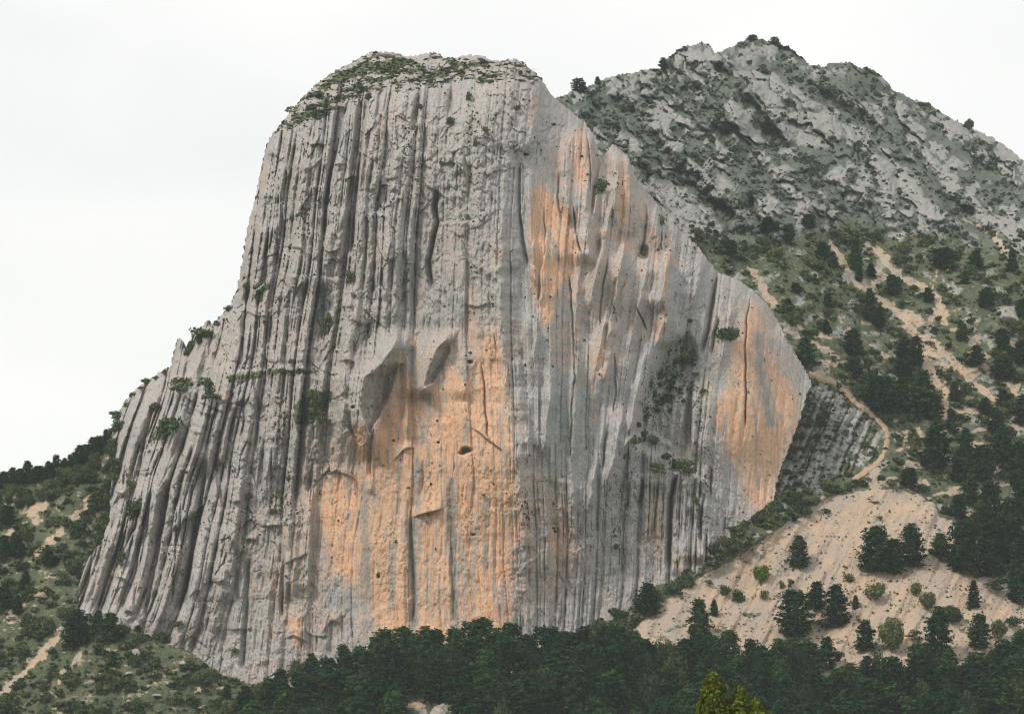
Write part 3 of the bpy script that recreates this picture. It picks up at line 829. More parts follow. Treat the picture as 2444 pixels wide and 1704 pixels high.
ob, bb_, eb = cells(S / 15 + pn(X / 20, Y / 30, 6) * .25, Y / 24 + pn(X / 22, Y / 22, 7) * .3, 54, .12)
C.D -= (ob * .95 + .3 * bb_) * (.25 + .75 * colm) * (1 - smooth * .7) * (1 - orange * .7) * (1 - butt) * (1 - ribm * .6) * (1 - summit) * (1.15 - gateP)
C.D += 5.5 * C.mask([(1572, 830), (1640, 800), (1668, 850), (1652, 930), (1642, 1100), (1500, 1060), (1540, 930)], 8, 6, 64, 30)
# the two shaded flakes overhang
for pl, y0, y1, A in (([(943, 828), (912, 867), (873, 900), (866, 932), (862, 976), (882, 1036), (899, 998), (917, 965), (934, 921), (947, 878), (950, 836)], 835, 1020, 9.0), ([(1066, 812), (1043, 830), (1026, 878), (1013, 922), (1034, 912), (1053, 878), (1073, 834)], 815, 915, 6.0)):
    C.D += C.mask(pl, 2.2, 2, 60, 20) * A * np.clip((Y - y0) / (y1 - y0), 0, 1)
# cave and pockets
for (hx, hy, rx, ry, dp) in ((1113, 1074, 11, 6, 6), (1104, 1081, 8, 4, 4), (1122, 864, 6, 4, 3), (903, 1374, 3, 5, 3), (1130, 1276, 5, 3, 2), (843, 972, 5, 4, 3), (1046, 1056, 3, 2, 2), (1535, 602, 12, 14, 6), (1580, 535, 8, 12, 4), (1321, 299, 5, 3, 3), (1255, 370, 6, 3, 3)):
    C.D += dp * np.exp(-(((X - hx) / rx) ** 2 + ((Y - hy) / ry) ** 2) ** 1.5)

# stains: own colours of the rock; cool also paints shade on the flakes
stain = np.zeros(X.shape)
POLY_ST = [([(943, 828), (972, 835), (978, 900), (990, 925), (1050, 918), (1064, 860), (1075, 850), (1098, 890), (1115, 870), (1121, 855), (1140, 850), (1147, 820), (1165, 800), (1172, 740), (1184, 730), (1198, 800), (1205, 860), (1214, 932),
             (1220, 998), (1234, 1080), (1240, 1150), (1238, 1289), (1222, 1387), (1219, 1500), (1200, 1560), (898, 1560), (890, 1460), (850, 1395), (785, 1385), (778, 1290), (730, 1220), (735, 1180), (790, 1130), (835, 1136), (870, 1110), (886, 1060), (902, 1000), (932, 935), (946, 880)], 1.0, 14),
           ([(842, 1010), (862, 1005), (876, 1040), (884, 1090), (870, 1120), (846, 1090)], 1.0, 5),
           ([(660, 1240), (690, 1245), (713, 1270), (700, 1290), (668, 1280)], .8, 8), ([(600, 1400), (635, 1380), (641, 1400), (610, 1440)], .7, 8), ([(690, 1470), (722, 1475), (728, 1534), (700, 1560), (688, 1520)], 1, 6), ([(640, 1480), (670, 1490), (668, 1540), (640, 1530)], .5, 8), ([(720, 1530), (760, 1545), (740, 1580), (715, 1580)], .7, 8),
           ([(1268, 440), (1312, 440), (1324, 490), (1345, 480), (1368, 492), (1376, 567), (1387, 612), (1370, 660), (1330, 690), (1318, 780), (1298, 790), (1285, 730), (1270, 680), (1266, 560)], 1, 8),
           ([(1361, 320), (1395, 300), (1408, 360), (1412, 430), (1402, 460), (1365, 455), (1355, 400)], .72, 8), ([(1325, 370), (1340, 360), (1345, 460), (1330, 480)], .8, 6),
           ([(1482, 370), (1494, 372), (1502, 420), (1502, 540), (1475, 545), (1466, 500), (1475, 440)], .9, 6), ([(1515, 490), (1545, 480), (1545, 560), (1520, 580)], .7, 8), ([(1410, 540), (1470, 540), (1530, 590), (1500, 610), (1440, 570), (1412, 575)], .7, 8), ([(1550, 540), (1575, 540), (1575, 640), (1556, 640)], .8, 6),
           ([(1590, 560), (1600, 560), (1596, 680), (1586, 780), (1562, 830), (1556, 800), (1580, 740), (1586, 640)], .85, 4), ([(1600, 590), (1625, 600), (1620, 640), (1600, 640)], .6, 6), ([(1425, 795), (1447, 795), (1450, 900), (1435, 930), (1415, 880)], .85, 8), ([(1533, 745), (1549, 790), (1550, 815), (1538, 810)], .9, 4), ([(1395, 960), (1440, 960), (1440, 1010), (1395, 1020)], .55, 10),
           ([(1743, 860), (1760, 800), (1785, 720), (1812, 712), (1832, 800), (1852, 880), (1885, 900), (1915, 985), (1895, 1040), (1875, 1098), (1857, 1140), (1848, 1200), (1815, 1238), (1795, 1220), (1775, 1150), (1745, 1090), (1715, 1030), (1700, 960), (1735, 930)], 1.0, 12),
           ([(1290, 1270), (1345, 1225), (1375, 1225), (1378, 1330), (1350, 1365), (1290, 1350)], .66, 14), ([(1245, 1310), (1290, 1290), (1290, 1370), (1245, 1370)], .4, 10), ([(1545, 1170), (1590, 1180), (1590, 1340), (1560, 1320), (1530, 1260)], .5, 10), ([(1600, 1310), (1660, 1330), (1640, 1370), (1600, 1365)], .4, 8),
           ([(1225, 1120), (1275, 1160), (1300, 1260), (1290, 1390), (1225, 1420)], .55, 16), ([(1235, 860), (1262, 900), (1260, 1060), (1230, 1060)], .35, 10), ([(975, 805), (995, 800), (997, 822), (980, 826)], .9, 3), ([(1180, 560), (1205, 600), (1200, 680), (1175, 640)], .5, 6), ([(1115, 680), (1130, 680), (1135, 830), (1118, 840)], .7, 4), ([(1060, 630), (1100, 600), (1110, 650), (1060, 670)], .45, 8),
           ([(905, 280), (920, 290), (925, 340), (905, 350)], .5, 6), ([(1270, 200), (1300, 230), (1285, 290), (1255, 340), (1255, 260)], .5, 10), ([(610, 600), (620, 520), (628, 520), (625, 640), (605, 660)], .45, 6), ([(525, 935), (548, 930), (545, 970), (525, 965)], .6, 5), ([(640, 640), (690, 650), (680, 690), (650, 690)], .3, 6),
           ([(660, 740), (690, 735), (690, 790), (670, 800)], .35, 8), ([(400, 980), (430, 990), (420, 1040)], .3, 8)]
for i, (pl, v, sf) in enumerate(POLY_ST):
    stain = np.maximum(stain, v * C.mask(pl, sf * 1.7, 8 if sf > 5 else 3, 100 + i, 34))
for pl, v in (([(700, 1080), (900, 900), (1000, 800), (1250, 700), (1280, 1100), (1400, 1180), (1400, 1400), (1250, 1500), (900, 1540), (640, 1560), (620, 1300)], .40), ([(1250, 400), (1420, 280), (1520, 360), (1620, 560), (1560, 860), (1420, 960), (1290, 900)], .36), ([(1660, 900), (1740, 700), (1830, 690), (1940, 920), (1850, 1240), (1700, 1100)], .42), ([(560, 1200), (760, 1180), (760, 1560), (600, 1540)], .25)):
    stain = np.maximum(stain, v * C.mask(pl, 44, 22, 190, 70))
dark = np.zeros(X.shape)
for i, (pl, w, v) in enumerate([([(868, 1157), (871, 1280), (874, 1400)], 11, .75), ([(995, 1095), (996, 1200)], 9, .7), ([(984, 1240), (986, 1340), (992, 1430), (986, 1510)], 10, .9), ([(1078, 1145), (1082, 1300), (1088, 1500)], 8, 1.0),
                               ([(1160, 1200), (1156, 1340)], 8, .6), ([(1010, 935), (1028, 985)], 16, .6), ([(1000, 1000), (1010, 1020), (1000, 1060)], 14, .5), ([(1115, 850), (1110, 900)], 9, .7), ([(1808, 800), (1812, 870), (1830, 960), (1840, 1010)], 13, .8),
                               ([(1255, 1290), (1250, 1370)], 14, .5), ([(830, 1450), (800, 1430), (860, 1440)], 22, .35), ([(1116, 1000), (1112, 1050)], 8, .5), ([(1040, 860), (1030, 900)], 10, .5), ([(1315, 560), (1330, 620)], 8, .6), ([(925, 990), (930, 1080)], 6, .2), ([(1190, 1000), (1200, 1080)], 5, .3)]):
    dark = np.maximum(dark, v * C.line(pl, w, 5, 210 + i, 22))
stain = stain * (1 - .8 * dark)
dark = dark * .75
cool = np.clip(smooth * .9 + C.mask([(1240, 980), (1500, 1000), (1480, 1200), (1440, 1480), (1240, 1500), (1230, 1200)], 40) * .6 + butt * .7 + C.mask([(1600, 580), (1720, 650), (1800, 700), (1700, 900), (1560, 900)], 30) * .55 + pill * .3 + C.mask([(740, 1380), (880, 1400), (880, 1540), (720, 1560)], 30) * .6
               + C.mask([(862, 976), (868, 932), (876, 900), (912, 867), (940, 832), (948, 841), (944, 880), (932, 925), (900, 998), (882, 1032)], 5) * .9 + C.mask([(1062, 815), (1043, 832), (1028, 878), (1016, 920), (1034, 910), (1052, 878), (1070, 834)], 4) * .8, 0, 1)  # both flakes tinted cool to paint in their shade
cool = blur(cool, 40 / C.step)
cool = np.clip(cool * .8 + .28 + fbm(X / 70, Y / 130, 4, 301, .6) * .8, 0, 1)
veg = np.zeros(X.shape)
for i, (pl, v) in enumerate([([(705, 300), (735, 250), (800, 235), (850, 205), (905, 190), (880, 215), (830, 235), (770, 265), (725, 290)], 1.0), ([(740, 220), (800, 180), (860, 150), (900, 165), (850, 185), (780, 215)], .75), ([(860, 150), (960, 140), (1000, 160), (920, 185), (880, 180)], .8), ([(960, 190), (1030, 165), (1090, 150), (1170, 145), (1160, 160), (1080, 175), (1040, 195), (980, 200)], .85),
                            ([(1000, 200), (1060, 185), (1110, 180), (1070, 200)], .8), ([(1130, 190), (1190, 170), (1200, 180), (1150, 205)], .8), ([(1240, 175), (1262, 175), (1255, 190)], .7), ([(730, 270), (770, 255), (800, 275), (760, 290)], .8), ([(680, 300), (720, 262), (730, 275), (700, 310)], .55),
                            ([(700, 960), (770, 935), (800, 930), (780, 990), (740, 1020), (700, 1010)], .8), ([(530, 895), (640, 880), (760, 880), (760, 896), (640, 900), (540, 915)], .7), ([(590, 715), (630, 680), (645, 670), (640, 690), (605, 715)], .9),
                            ([(1545, 900), (1600, 850), (1665, 840), (1655, 930), (1620, 960), (1540, 985), (1520, 980)], .40), ([(1500, 1045), (1560, 1035), (1580, 1050), (1500, 1062)], .8), ([(1570, 1110), (1640, 1090), (1660, 1125), (1560, 1130)], .6), ([(1700, 790), (1770, 780), (1760, 815), (1710, 815)], .7),
                            ([(1420, 430), (1450, 420), (1450, 460), (1415, 470)], .8), ([(300, 1225), (345, 1200), (340, 1235), (310, 1245)], .8), ([(340, 1060), (390, 1000), (420, 1010), (400, 1050)], .7), ([(1620, 640), (1600, 560), (1630, 590)], .2), ([(640, 1180), (700, 1160), (690, 1215), (640, 1215)], .45)]):
    veg = np.maximum(veg, v * C.mask(pl, 5, 5, 400 + i, 24))
summ2 = C.mask([(655, 330), (735, 296), (790, 270), (850, 232), (900, 212), (960, 222), (1010, 206), (1060, 212), (1110, 188), (1180, 196), (1250, 190), (1310, 205), (1310, 80), (600, 80), (620, 330)], 4, 6, 480, 24)
veg = np.maximum(veg, summ2 * np.clip(.34 + 1.5 * fbm(X / 34, Y / 18, 3, 490) - .3 * sst(1080, 1250, X), 0, .95))
C.attr = dict(stain=stain, dark=dark, cool=cool, veg=veg, even=np.clip(smooth * .8 + butt * .8 + orange * .45 + ribm * .3, 0, 1))
C.finish()
cell = lambda R, poly: inside(poly, R.X[:-1, :-1] + R.step / 2, R.Y[:-1, :-1] + R.step / 2)
cx, cy = X[:-1, :-1] + C.step / 2, Y[:-1, :-1] + C.step / 2
jx = cx + fbm(cx / 11, cy / 11, 3, 700) * 4.5
jy = cy + fbm(cx / 9, cy / 9, 3, 710) * 5.0
C.outer = inside(OUTLINE, jx, jy)

cliff = tag(empty('cliff', (0, 880, 30)), 'towering grey limestone cliff with orange stained wall rising above the pine forest', 'cliff', kind='structure')
ln = lambda i: G[i][0]


def between(a, b):
    return list(a) + list(b)[::-1]


RIBS = [between([(189, 1440), (185, 1413), (200, 1349), (223, 1305), (189, 1470)][:4], ln(20))]
i0 = next(k for k, g in enumerate(G) if g[0][0] == (223, 1305))
rl = [G[i0 + k][0] for k in range(5)]
PARTS = [('summit_crown', 'chunky boulder strewn summit crown with green scrub', [[(640, 318), (700, 285), (735, 300), (790, 262), (880, 222), (1000, 195), (1070, 185), (1110, 205), (1190, 185), (1300, 205), (1330, 60), (560, 60), (600, 330)]])]
PARTS.append(('rock_rib', None, [between([(150, 1440), (195, 1349), (223, 1300)], [(a, b) for a, b in rl[0]] + [(170, 1475)]), between(rl[0] + [(189, 1480)], [(262, 1240)] + rl[1]), between(rl[1], rl[2]), between(rl[2], rl[3]), between(rl[3], rl[4]), between(rl[4], G[i0 + 6][0]), between(G[i0 + 6][0], G[i0 + 5][0]), between(G[i0 + 5][0], G[i0 + 7][0])]))
PARTS.append(('rock_column', None, [between(G[0][0], G[2][0]), between(G[2][0], G[3][0]), between(G[3][0], G[4][0])]))
PARTS.append(('rock_spire', None, [[(1352, 300), (1395, 285), (1440, 350), (1412, 460), (1404, 560), (1390, 600), (1372, 500), (1350, 460)], [(1455, 350), (1500, 360), (1520, 430), (1545, 480), (1530, 600), (1480, 560), (1460, 480)]]))
PARTS.append(('rock_pillar', None, [[(1500, 1160), (1538, 1140), (1527, 1222), (1540, 1290), (1500, 1235)], between([(1538, 1130), (1527, 1222), (1545, 1300), (1598, 1368)], [(1620, 1120), (1602, 1191), (1600, 1280), (1598, 1360)]), between([(1620, 1120), (1602, 1191), (1600, 1280), (1598, 1372), (1640, 1400)], [(1682, 1140), (1676, 1240), (1674, 1360)]), [(1682, 1140), (1760, 1230), (1740, 1270), (1690, 1300), (1674, 1360), (1676, 1240)]]))
PARTS.append(('buttress', 'pale orange pointed buttress at the right end of the cliff', [[(1794, 690), (1781, 769), (1779, 862), (1781, 960), (1740, 1090), (1790, 1250), (1870, 1300), (1990, 940), (1860, 690)]]))
PARTS.append(('rock_flake', None, [[(943, 828), (912, 867), (873, 900), (866, 932), (862, 976), (882, 1036), (899, 998), (917, 965), (934, 921), (947, 878), (950, 836)], [(1066, 812), (1043, 830), (1026, 878), (1013, 922), (1034, 912), (1053, 878), (1073, 834)]]))
PARTS.append(('orange_wall', 'orange and ochre streaked central wall', [POLY_ST[0][0]]))
pid = np.zeros(cx.shape, int)
wx_ = cx + fbm(cx / 20, cy / 20, 3, 720) * 4; wy_ = cy + fbm(cx / 20, cy / 20, 3, 730) * 4
plist = [('rock_face', None)]
for nm, lb, polys in PARTS:
    for pl in polys:
        sel = inside(pl, wx_, wy_) & (pid == 0)
        plist.append((nm, lb)); pid[sel] = len(plist) - 1
for k, (nm, lb) in enumerate(plist):
    o = C.build(nm, C.outer & (pid == k), M_CLIFF, cliff, skirt=70.0, drop=4.0)
    if o is not None:
        o.location = (0, -880, -30)
        if lb: o['label'] = lb

# ------------------------------------------------------------------ terrain
SKYL = [(-260, 1172), (-120, 1150), (0, 1132), (30, 1128), (100, 1118), (165, 1100), (230, 1056), (282, 1010), (330, 1000), (700, 900), (1240, 330), (1325, 236), (1350, 226),
        (1372, 213), (1402, 206), (1425, 197), (1462, 185), (1518, 172), (1575, 162), (1593, 137), (1616, 121), (1642, 108), (1683, 103), (1698, 112), (1706, 128), (1730, 118), (1754, 108),
        (1780, 96), (1797, 91), (1837, 99), (1856, 105), (1882, 112), (1910, 134), (1932, 155), (1962, 160), (1985, 151), (2030, 151), (2052, 161), (2086, 166), (2105, 181), (2131, 215),
        (2168, 234), (2225, 252), (2262, 279), (2307, 301), (2360, 324), (2412, 357), (2444, 387), (2600, 470), (2760, 545)]
TOUT = SKYL + [(2760, 1930), (-260, 1930)]
T = Relief(-200, 2690, 78, 1890, 2.7)
X, Y = T.X, T.Y
CT = [(-260, 1170, 1010), (0, 1125, 985), (240, 1030, 952), (282, 1000, 948), (0, 1300, 942), (180, 1300, 922), (-260, 1400, 930), (0, 1500, 903), (100, 1400, 915), (-260, 1704, 875), (0, 1704, 866), (300, 1704, 852), (600, 1704, 846),
      (700, 1704, 840), (1000, 1704, 824), (1200, 1704, 816), (1500, 1704, 820), (2000, 1704, 826), (2444, 1704, 833), (2760, 1704, 840), (0, 1930, 820), (1000, 1930, 775), (2000, 1930, 780), (2760, 1930, 795),
      (1509, 1491, 872), (1746, 1341, 901), (1923, 1218, 924), (2082, 1166, 938), (2232, 1209, 936), (2444, 1250, 946), (1700, 1500, 868), (2000, 1500, 872), (2000, 1350, 897), (2300, 1400, 896), (2444, 1500, 880), (2200, 1600, 850),
      (1990, 1110, 952), (1880, 1150, 936), (2100, 1000, 974), (1945, 918, 957), (1870, 780, 970), (1735, 650, 988), (1610, 520, 1003), (1510, 390, 1018), (2100, 800, 1017), (2300, 900, 1012), (2444, 900, 1020), (2444, 1100, 977), (2300, 1100, 970), (2760, 900, 1042), (2760, 1300, 952),
      (2100, 600, 1075), (2444, 600, 1105), (1900, 580, 1035), (1450, 300, 1052), (1350, 232, 1065), (1420, 205, 1090), (1600, 300, 1098), (1600, 140, 1172), (1683, 108, 1190), (1796, 97, 1250), (1900, 300, 1180), (2030, 157, 1300), (2100, 400, 1180),
      (2225, 258, 1330), (2300, 450, 1200), (2444, 392, 1320), (2760, 545, 1300), (2760, 700, 1120), (1250, 330, 1075)]
cD = lambda px, py: C.val(BASE_D, px, py)
for bx, by in BASE[::2]:
    d = float(cD(bx, min(by, 1675)))
    CT.append((bx, by + 4, d - 1.5))
    if bx > 345: CT.append((bx, by - 110, d + 45))
T.D = tps(CT, X, Y)
T.stepx([(1700, 118), (1706, 131), (1754, 177), (1800, 237), (1837, 279), (1870, 320)], 20, 9, 110, 30, 8)
T.stepx([(1985, 165), (2000, 189), (2097, 290), (2168, 365), (2243, 455), (2262, 522), (2367, 590)], 26, 10, 150, 60, 10)

mt = T.mask([(1240, 330), (1325, 200), (1600, 60), (2760, 60), (2760, 640), (2444, 610), (2340, 570), (2230, 560), (2120, 560), (2000, 500), (1930, 560), (1800, 575), (1640, 570), (1500, 450), (1380, 300)], 40, 34, 21, 80)
slab = T.mask([(1862, 1000), (1930, 910), (1990, 920), (2040, 970), (2085, 1000), (2105, 1050), (2090, 1090), (2030, 1130), (1960, 1150), (1840, 1190)], 8, 4, 22)
left = T.mask([(-260, 1000), (300, 980), (290, 1200), (190, 1460), (350, 1500), (640, 1640), (600, 1930), (-260, 1930)], 10)
screeP = [(1480, 1520), (1509, 1491), (1600, 1424), (1640, 1395), (1746, 1336), (1855, 1264), (1923, 1216), (1991, 1185), (2082, 1166), (2150, 1166), (2196, 1184), (2232, 1205), (2240, 1232), (2270, 1240), (2300, 1300), (2290, 1370), (2444, 1390), (2700, 1380), (2700, 1600), (2444, 1620), (1900, 1640), (1500, 1580)]
scree = T.mask(screeP, 4, 5, 23, 30)
far2 = T.mask([(1985, 140), (2000, 189), (2097, 290), (2168, 365), (2243, 455), (2262, 522), (2367, 590), (2760, 700), (2760, 60)], 14)
aD, bD = (X + Y) / 1.414, (X - Y) / 1.414
wv = fbm(X / 120, Y / 120, 3, 500) * 22
mj = pn(X / 30, Y / 30, 4) * .45
m1 = np.abs(pn((bD + wv) / 46, (aD) / 210, 501))
q1, c1_, k1 = cells((bD + wv) / 44 + mj, (aD + wv) / 120, 29)
q2, c2_, k2 = cells((bD + wv) / 20 + mj, (aD + wv) / 34, 31)
q3, c3_, k3 = cells((bD + wv) / 9 + mj, aD / 13, 33)
m3 = billow(X / 13, Y / 11, 4, 505, .6)
stri = np.abs(pn((aD + wv * .5) / 8, (bD) / 70, 507))
bumps = 11.0 * m1 + 10.0 * q1 + 4.5 * c1_ + 4.0 * q2 + 1.8 * c2_ + .9 * q3 + .6 * c3_ + .8 * m3
near_tower = T.mask([(1330, 240), (1430, 190), (1560, 170), (1900, 480), (1720, 560), (1600, 520), (1480, 380)], 30)
T.D -= mt * bumps * 1.0 + mt * stri * (1.0 + 1.6 * near_tower)
T.D += mt * fbm(X / 180, Y / 130, 3, 509) * 16
GUL = [([(1470, 250), (1520, 300), (1600, 385), (1690, 480), (1760, 560)], 17, 9), ([(1620, 215), (1700, 300), (1790, 390), (1890, 490)], 15, 9), ([(1715, 165), (1770, 230), (1830, 300), (1860, 350)], 14, 10), ([(1860, 165), (1960, 235), (2090, 312), (2180, 395), (2270, 490), (2350, 560)], 20, 9), ([(1880, 380), (1960, 440), (2060, 520), (2110, 560)], 20, 8), ([(2180, 270), (2260, 340), (2360, 420), (2444, 470)], 17, 8), ([(1420, 260), (1470, 340), (1540, 420)], 13, 7), ([(2330, 380), (2400, 460), (2460, 520)], 15, 7), ([(1560, 190), (1640, 270), (1700, 330)], 9, 6), ([(2000, 340), (2060, 380), (2100, 440)], 12, 6)]
gul = np.zeros(X.shape)
for i, (pl, w, A) in enumerate(GUL):
    gl = T.line(pl, w, 14, 820 + i, 40)
    gul = np.maximum(gul, gl); T.D += mt * gl * A
    rd = T.line([(x + w * 1.7, y - w * 1.5) for x, y in pl], w * .9, 12, 840 + i, 30); T.D -= mt * rd * A * .8
hl = (1 - mt) * (1 - scree)
T.D += hl * (fbm(X / 110, Y / 80, 3, 511) * 4.0) - hl * billow(X / 26, Y / 20, 3, 513) * 2.0
T.D += scree * (fbm((X + .5 * Y) / 40, Y / 160, 3, 515) * 3.0 + np.abs(pn((X + .55 * Y + 14 * pn(X / 40, Y / 40, 2)) / 21, Y / 90, 514)) * -.7 + fbm(X / 8, Y / 6, 4, 516, .65) * .45)
sr = (X - .9 * (1500 - Y) * .0) + .42 * Y
so, stl, sd_, _v = joints(X + .45 * Y + 11 * pn(X / 70, Y / 50, 12) + 3 * pn(X / 22, Y / 22, 14), Y - .3 * X, 17, 130, 517)
so2, stl2, sd2, _v = joints(X + .45 * Y + 4 * pn(X / 25, Y / 25, 13), Y - .3 * X, 7, 30, 519)
T.D += slab * (-3.0 * (so + 1.6 * stl) - .6 * so2 + 1.6 * np.exp(-sd_ / 2.0))
T.D += fbm(X / 12, Y / 10, 3, 520) * .45 * (1 - scree)
# never in front of the cliff
co = inside(OUTLINE, X, Y)
inbase = co & ~inside(BASE + [(1900, 1950), (150, 1950)], X, Y)
cdv = C.val(C.D, X, Y)
T.D = np.where(inbase & (X > 165) & (X < 1955) & (Y > 100) & (Y < 1682), np.maximum(T.D, np.maximum(cdv, C.val(BASE_D, X, Y)) + 4.0), T.D)

rock = mt * sst(.0, .34, .40 * c1_ + .34 * c2_ + .12 * c3_ + .30 * q1 + .26 * q2 + .12 * q3 + fbm(X / 70, Y / 56, 3, 530, .55) * .8 - .26 + .9 * (stri - .2) * (.35 + .65 * near_tower))
for i, (pl, v) in enumerate([([(1850, 300), (1900, 262), (1980, 250), (2080, 290), (2112, 330), (2060, 345), (1980, 340), (1920, 350), (1860, 340)], 1.0), ([(1600, 130), (1640, 108), (1690, 105), (1720, 160), (1680, 190), (1600, 180)], .8), ([(1750, 115), (1830, 100), (1800, 180), (1750, 160)], .75), ([(2060, 360), (2150, 380), (2230, 480), (2100, 470), (2040, 420)], .7),
                            ([(1530, 440), (1600, 420), (1700, 540), (1640, 580), (1560, 500)], .8), ([(1650, 420), (1720, 440), (1760, 520), (1700, 560), (1660, 500)], .75), ([(1400, 270), (1480, 230), (1520, 300), (1440, 360)], .55), ([(2110, 520), (2170, 530), (2160, 575), (2110, 570)], .9), ([(2280, 540), (2340, 550), (2360, 590), (2300, 590)], .8),
                            ([(2385, 735), (2420, 722), (2436, 745), (2420, 775), (2390, 765)], 1.0), ([(2400, 790), (2444, 800), (2444, 850), (2410, 840)], .5), ([(2070, 810), (2110, 815), (2105, 860), (2070, 850)], .6), ([(1990, 720), (2050, 740), (2060, 790), (1990, 790)], .45), ([(2180, 760), (2250, 740), (2420, 700), (2380, 880), (2260, 800)], .3)]):
    rock = np.maximum(rock, v * T.mask(pl, 8, 7, 540 + i, 26))
for i, (pl, v) in enumerate([([(1480, 240), (1530, 250), (1500, 310), (1440, 320), (1380, 260), (1420, 230)], .9), ([(1500, 280), (1560, 300), (1540, 340), (1490, 330)], .8), ([(1690, 180), (1760, 190), (1790, 260), (1740, 240)], .6), ([(1900, 350), (2060, 345), (2050, 380), (1940, 430), (1900, 400)], .85), ([(1860, 180), (2080, 170), (2110, 240), (2000, 230)], .6), ([(1700, 400), (1800, 390), (1860, 470), (1780, 480)], .7)]):
    rock *= 1 - v * T.mask(pl, 10, 8, 570 + i, 26)
rock *= 1 - .85 * gul * mt
rock = np.maximum(rock, slab * np.clip(.72 - .35 * np.exp(-sd_ / 2.2) + .6 * so + 1.2 * fbm(X / 30, Y / 15, 3, 9), 0, 1))
rock = np.maximum(rock, .52 * left * sst(.05, .35, fbm(X / 40, Y / 30, 3, 581)) * T.mask([(120, 1080), (290, 1010), (285, 1200), (220, 1330), (120, 1330)], 30))
rock = np.maximum(rock, .55 * hl * (1 - left) * sst(.05, .35, fbm(X / 45, Y / 34, 3, 583)))
rock *= 1 - scree
bare = np.zeros(X.shape)
TRAIL = [(1925, 886), (1970, 909), (2011, 924), (2037, 957), (2075, 984), (2112, 1017), (2121, 1047), (2106, 1090), (2086, 1113), (2026, 1150)]
for i, (pl, w, v) in enumerate([([(2067, 575), (2105, 609), (2150, 669), (2187, 672), (2240, 717), (2255, 770)], 11, .9), ([(1985, 582), (2007, 616), (2037, 669), (2093, 710), (2150, 747), (2180, 792), (2232, 822), (2273, 860), (2337, 927), (2382, 957)], 10, .95), ([(2202, 837), (2221, 882), (2255, 935), (2255, 995)], 13, .95),
                               ([(2345, 875), (2393, 905), (2444, 957), (2500, 1000)], 10, .85), ([(1876, 785), (1910, 804), (1960, 826), (2000, 852)], 6, .8), ([(1812, 665), (1827, 702), (1845, 725)], 9, .9), ([(1790, 640), (1812, 665)], 14, .6), ([(1970, 905), (2000, 915)], 14, .9), ([(2080, 875), (2110, 905)], 7, .7), ([(2372, 560), (2400, 600), (2404, 620)], 11, .8), ([(2300, 520), (2372, 560)], 4, .7),
                               ([(2040, 660), (2075, 690), (2110, 660), (2090, 640)], 16, .6), ([(2240, 640), (2220, 690)], 9, .5), ([(2190, 1030), (2200, 1050)], 9, .8), ([(2320, 1060), (2330, 1075)], 9, .7), ([(2310, 800), (2330, 840)], 8, .6), ([(2150, 747), (2210, 770), (2250, 740)], 16, .7), ([(2085, 1110), (2090, 1160)], 16, .8), ([(2140, 1070), (2155, 1066)], 9, .7), ([(2180, 792), (2190, 830), (2240, 850)], 14, .75), ([(2245, 880), (2300, 890)], 9, .5),
                               ([(151, 1496), (113, 1545), (68, 1594), (0, 1658), (-60, 1700)], 9, 1.0), ([(105, 1205), (70, 1225), (90, 1240)], 15, .9), ([(215, 1190), (190, 1225), (165, 1245)], 12, .75), ([(140, 1270), (110, 1300), (85, 1330)], 13, .7), ([(10, 1200), (40, 1195)], 14, .8), ([(15, 1280), (25, 1270)], 12, .8), ([(190, 1560), (150, 1610), (140, 1630)], 9, .65), ([(100, 1410), (90, 1425)], 12, .5), ([(25, 1465), (35, 1475)], 9, .8),
                               ([(170, 1235), (140, 1260)], 10, .6), ([(60, 1350), (110, 1360), (150, 1350)], 14, .4), ([(250, 1640), (380, 1650)], 8, .4), ([(420, 1580), (480, 1570)], 6, .5)]):
    bare = np.maximum(bare, v * T.line(pl, w, 7, 600 + i, 20))
bare = np.maximum(bare, scree * (1.0 - .55 * sst(.1, .4, fbm(X / 60, Y / 26, 3, 640)) * T.mask([(1500, 1560), (1600, 1440), (1800, 1380), (2100, 1420), (2444, 1380), (2600, 1600), (1600, 1640)], 30)))
bare = np.maximum(bare, hl * (1 - left) * .62 * sst(.02, .32, fbm(X / 50, Y / 22, 3, 645)) * sst(640, 800, Y))
bare = np.maximum(bare, left * .50 * sst(.12, .40, fbm((X + Y) / 60, Y / 22, 3, 647)))
bare *= 1 - slab
T.attr = dict(rock=rock, bare=bare, gravel=scree * sst(-.10, .30, fbm((X + .62 * Y + 16 * pn(X / 50, Y / 50, 2)) / 30, (Y - .3 * X) / 150, 4, 870, .6)))
T.finish()
tx_, ty_ = X[:-1, :-1] + T.step / 2, Y[:-1, :-1] + T.step / 2
tj = fbm(tx_ / 12, ty_ / 300, 3, 650) * 6
keep = inside(TOUT, tx_, ty_ + tj)
deep = inside(OUTLINE, tx_, ty_) & (pdist(OUTLINE, tx_, ty_, True) > 40) & ~inside([(x, y - 45) for x, y in BASE] + [(1900, 1950), (150, 1950)], tx_, ty_)
keep &= ~deep
T.outer = inside(TOUT, tx_, ty_ + tj)
tid = np.full(tx_.shape, 1)
tid[mt[:-1, :-1] > .5] = 0
tid[scree[:-1, :-1] > .5] = 2
tid[left[:-1, :-1] > .5] = 3
tid[(ty_ > np.interp(tx_, [-300, 500, 640, 900, 1150, 1440, 1900, 2000, 2444, 2700], [2100, 1900, 1640, 1560, 1530, 1505, 1560, 1610, 1610, 1610]))] = 4
tid[inside([(1862, 1000), (1930, 910), (1990, 920), (2040, 970), (2085, 1000), (2105, 1050), (2090, 1090), (2030, 1130), (1960, 1150), (1840, 1190)], tx_, ty_)] = 5
